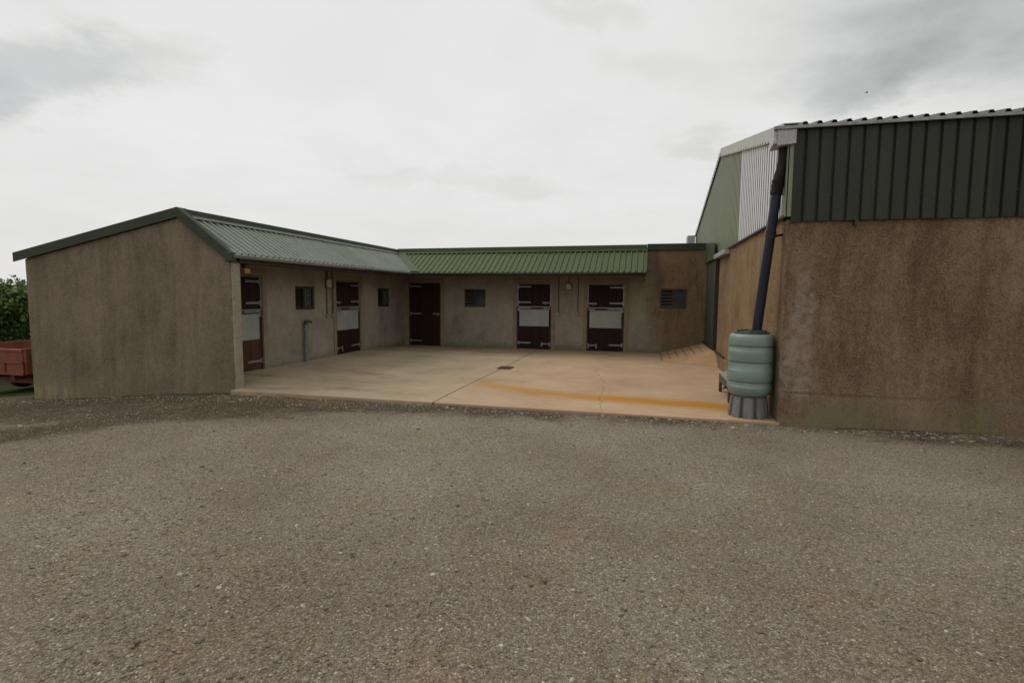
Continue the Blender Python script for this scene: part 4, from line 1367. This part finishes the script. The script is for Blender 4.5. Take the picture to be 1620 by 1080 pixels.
# ------------------------------------------------------------------ hedge and far trees
def shrub(name, cx, cy, z0, rx, ry, h, nleaf, size, label, cat, group, mat=None, sprigs=6, seed=1, trunk=False):
    r = np.random.default_rng(seed)
    rt = empty(name, (cx, cy, z0), label, cat, group)
    # clumps spread through the crown
    nc = 46
    th = r.uniform(0, 2 * math.pi, nc); zz = r.random(nc) ** .8
    rr = np.sqrt(r.random(nc)) * np.sqrt(np.clip(1 - (np.clip(zz - (.45 if not trunk else .5), -.5, 1) / .6) ** 2, .05, 1))
    lowz = .06 if not trunk else .32
    C_ = np.stack([cx + rx * rr * np.cos(th), cy + ry * rr * np.sin(th), z0 + h * (lowz + (.92 - lowz) * zz)], 1)
    ci = r.integers(0, nc, nleaf)
    d = r.normal(0, 1, (nleaf, 3)); d /= np.linalg.norm(d, axis=1)[:, None]
    rad_ = (r.random(nleaf) ** .45)[:, None] * np.array([rx * .34, ry * .34, h * .15])[None] * r.uniform(.6, 1.15, nc)[ci][:, None]
    c_ = C_[ci] + d * rad_
    for k_ in range(sprigs):
        a_ = r.uniform(0, 2 * math.pi); bx_, by_ = cx + rx * .6 * math.cos(a_), cy + ry * .6 * math.sin(a_)
        nn_ = 40
        tt_ = r.random(nn_)
        sp = np.stack([bx_ + r.normal(0, .04, nn_) + .15 * tt_ * math.cos(a_), by_ + r.normal(0, .04, nn_), z0 + h * (.86 + .24 * tt_)], 1)
        c_[k_ * nn_:(k_ + 1) * nn_] = sp
    u_ = r.normal(0, 1, (nleaf, 3)); u_ /= np.linalg.norm(u_, axis=1)[:, None]
    w_ = np.cross(u_, d + r.normal(0, .5, (nleaf, 3))); w_ /= np.linalg.norm(w_, axis=1)[:, None]
    s_ = size * r.uniform(.6, 1.3, nleaf)[:, None]
    vv = np.stack([c_ - u_ * s_, c_ + w_ * s_ * .5, c_ + u_ * s_, c_ - w_ * s_ * .5], 1)
    vv = vv.reshape(-1, 3) - np.array([cx, cy, z0])
    fo = raw_mesh('foliage', vv, np.arange(nleaf * 4).reshape(-1, 4), mat or M['leaf'])
    fo.parent = rt
    mb = MB()
    if trunk:
        mb.tube([(cx, cy, z0 - .2), (cx + .1, cy, z0 + h * .3), (cx, cy + .1, z0 + h * .75)], [.22 * h / 6, .15 * h / 6, .05 * h / 6], 10)
    for k_ in range(9):
        a_ = r.uniform(0, 2 * math.pi)
        sx_, sy2 = (cx, cy) if trunk else (cx + rx * .25 * math.cos(a_), cy + ry * .25 * math.sin(a_))
        zb_ = z0 + (h * r.uniform(.25, .5) if trunk else -.1)
        mb.tube([(sx_, sy2, zb_), (cx + rx * .5 * math.cos(a_), cy + ry * .5 * math.sin(a_), zb_ + (h * .9 + z0 - zb_) * .55), (cx + rx * .7 * math.cos(a_ + .3), cy + ry * .7 * math.sin(a_ + .3), z0 + h * .82)],
                [.035, .024, .008], 6)
    mb.build('trunk' if trunk else 'stem', M['stem'], rt, smooth=True)
    return rt


HG = 'hedge shrubs behind the trailer'
shrub('hedge_shrub', -19.6, 13.3, -1.0, 1.7, 1.3, 2.95, 15000, .075, 'leafy green shrub right behind the trailer and gable corner', 'shrub', HG, seed=3)
shrub('hedge_shrub', -22.9, 13.2, -1.05, 1.9, 1.4, 2.75, 13000, .08, 'lower dark green shrub at the left picture edge', 'shrub', HG, seed=5)
shrub('hedge_shrub', -20.0, 17.2, -1.1, 2.6, 1.5, 2.4, 12000, .085, 'green shrub deeper behind the gable corner', 'shrub', HG, seed=9)
shrub('far_tree', -60, 37, -1.4, 5, 4, 3.7, 9000, .22, 'distant pale green tree above the hedge at left edge', 'tree', None, mat=M['leaf_far'], sprigs=0, seed=4, trunk=True)

# ------------------------------------------------------------------ small things
lf = MB()
lz = float(ground_z(np.array(-3.38), np.array(4.49)))
pts = [(-.035, 0), (-.015, .016), (.012, .014), (.04, 0), (.012, -.013), (-.015, -.015)]
lf.add([(-3.38 + a_, 4.49 + b_ + a_ * .8, lz + .018 + .014 * abs(b_) / .016) for a_, b_ in pts], [(0, 1, 2, 3, 4, 5)])
tag(lf.build('leaf', M['red_leaf'], solid=.002), 'small red leaf lying on the open grey gravel', 'leaf')

bc = Vector((20.21, 60.0, 21.43))
bird = MB()
bird.tube([bc + Vector(q_) for q_ in ((-.15, 0, .0), (-.08, 0, .012), (0, 0, .015), (.07, 0, .02), (.12, 0, .028), (.14, 0, .025))], [.008, .03, .042, .032, .02, .004], 10)
for s_ in (-1, 1):
    q0 = [(-.05, .03 * s_, .04), (.07, .03 * s_, .04), (.06, .12 * s_, .07), (.0, .24 * s_, .05), (-.06, .12 * s_, .065)]
    bird.prism([bc + Vector(q_) for q_ in q0], (0, 0, .012))
bo = bird.build('bird', M['feather'], smooth=True)
tag(bo, 'tiny dark bird flying in the grey clouds above the barn', 'bird')

# ------------------------------------------------------------------ world, sun, camera
SUN_EL, SUN_AZ = R(52), Vector((-1.0, .22))
world = bpy.data.worlds.new('World'); scene.world = world
world.use_nodes = True
wt = world.node_tree
wn = NT.__new__(NT); wn.t = wt; wn.bsdf = None
tc = wt.nodes.new('ShaderNodeTexCoord').outputs['Generated']
nrm = wt.nodes.new('ShaderNodeVectorMath'); nrm.operation = 'NORMALIZE'; wt.links.new(tc, nrm.inputs[0])
D = nrm.outputs[0]; wn.pos = D
sky = wt.nodes.new('ShaderNodeTexSky'); sky.sky_type = 'NISHITA'; sky.sun_disc = False
sky.sun_elevation = SUN_EL
sky.sun_rotation = math.atan2(SUN_AZ.x, SUN_AZ.y)
dx, dy, dz = wn.xyz(D)
den = wn.math('ADD', wn.math('MAXIMUM', dz, 0.0), .22)
cv = wt.nodes.new('ShaderNodeCombineXYZ')
wt.links.new(wn.math('DIVIDE', dx, den), cv.inputs[0]); wt.links.new(wn.math('DIVIDE', dy, den), cv.inputs[1])
cp = cv.outputs[0]
n1 = wn.noise(.9, 7, .55, cp, dist=.3)
n2 = wn.noise(2.3, 7, .6, wn.map((1, 1, 1), (3, 5, 0), cp), dist=.25)
base = wn.math('ADD', wn.math('MULTIPLY', wn.sstep(n1, .3, .72, 1.0, .0), .6), wn.math('MULTIPLY', wn.sstep(n2, .3, .7, 1, 0), .4))
lum = wn.math('MULTIPLY_ADD', base, .085, .775)
lum = wn.math('MULTIPLY', lum, wn.sstep(dz, .0, .28, .95, 1.0))
warp = wn.noise(3.2, 6, .6, cp, out='Color')


def cloud_blob(c, rx, rz, ang, amt, lo=.25, hi=1.15, wa=.16):
    """a darker bank of cloud round sky direction c"""
    c = Vector(c).normalized()
    e1 = Vector((0, 0, 1)).cross(c).normalized(); e2 = c.cross(e1)
    ca_, sa_ = math.cos(R(ang)), math.sin(R(ang))
    f1 = (e1 * ca_ + e2 * sa_) / rx; f2 = (e2 * ca_ - e1 * sa_) / rz
    wv = wt.nodes.new('ShaderNodeVectorMath'); wv.operation = 'MULTIPLY_ADD'
    wt.links.new(warp, wv.inputs[0]); wv.inputs[1].default_value = (wa,) * 3; wt.links.new(D, wv.inputs[2])
    sv = wt.nodes.new('ShaderNodeVectorMath'); sv.operation = 'SUBTRACT'
    wt.links.new(wv.outputs[0], sv.inputs[0]); sv.inputs[1].default_value = tuple(c + Vector((wa * .5,) * 3))

    def dot(f):
        n_ = wt.nodes.new('ShaderNodeVectorMath'); n_.operation = 'DOT_PRODUCT'
        wt.links.new(sv.outputs[0], n_.inputs[0]); n_.inputs[1].default_value = tuple(f)
        return n_.outputs['Value']
    a_, b2 = dot(f1), dot(f2)
    d_ = wn.math('SQRT', wn.math('ADD', wn.math('MULTIPLY', a_, a_), wn.math('MULTIPLY', b2, b2)))
    k_ = wn.sstep(d_, hi, lo)
    tex = wn.sstep(n2, .3, .68, .72, 1.08)
    return wn.math('SUBTRACT', 1.0, wn.math('MULTIPLY', wn.math('MULTIPLY', k_, tex), amt))


for args in (((.45, .83, .38), .36, .15, 6, .50, .08), ((.30, .89, .31), .13, .05, -8, .24), ((-.78, .57, .28), .22, .055, -24, .30),
             ((.02, .93, .37), .12, .04, 15, .08), ((.09, .965, .245), .08, .03, 10, .10), ((-.1, .89, .45), .10, .03, 0, .12), ((-.3, .9, .20), .3, .03, 5, .07), ((.14, .97, .19), .05, .015, 0, .10)):
    lum = wn.math('MULTIPLY', lum, cloud_blob(*args))
tint = wn.ramp(lum, (.3, (.985, 1.0, .985)), (.62, (.975, .99, .985)), (.74, (1.0, .99, .965)), (.86, (1.0, .995, .995)))
# overcast: almost all of the clear sky is hidden behind cloud
cl_ = wn.n('ShaderNodeVectorMath', operation='SCALE'); wn.l(tint, cl_.inputs[0]); wn.l(wn.math('MULTIPLY', lum, 10.0), cl_.inputs['Scale'])
mx = wn.mix(.96, sky.outputs[0], cl_.outputs[0])
bg = wt.nodes['Background']
wt.links.new(mx, bg.inputs[0]); bg.inputs[1].default_value = .1

sl = bpy.data.lights.new('sun', 'SUN'); sl.energy = 1.1; sl.angle = R(35); sl.color = (1.0, .965, .91)
so = bpy.data.objects.new('sun', sl); COL.objects.link(so)
sd3 = Vector((SUN_AZ.x, SUN_AZ.y, 0)).normalized() * math.cos(SUN_EL) + Vector((0, 0, math.sin(SUN_EL)))
so.rotation_euler = sd3.to_track_quat('Z', 'Y').to_euler()
so.location = sd3 * 60

cam = bpy.data.cameras.new('camera'); co_ = bpy.data.objects.new('camera', cam); COL.objects.link(co_)
yaw, pit, rol = R(13.878), R(4.904), R(-.446)
f_ = Vector((-math.sin(yaw) * math.cos(pit), math.cos(yaw) * math.cos(pit), -math.sin(pit)))
r_ = Vector((math.cos(yaw), math.sin(yaw), 0)); d_ = f_.cross(r_)
r2 = r_ * math.cos(rol) + d_ * math.sin(rol); d2 = d_ * math.cos(rol) - r_ * math.sin(rol)
mat = Matrix((r2, -d2, -f_)).transposed().to_4x4()
mat.translation = Vector((0, 0, 1.7))
co_.matrix_world = mat
cam.sensor_width = 36; cam.sensor_fit = 'HORIZONTAL'; cam.lens = 845 / 1620 * 36
cam.clip_start = .05; cam.clip_end = 2000
scene.camera = co_

vs_ = scene.view_settings
vs_.view_transform = 'Standard'; vs_.look = 'None'; vs_.exposure = 0; vs_.gamma = 1
scene.render.engine = 'CYCLES'
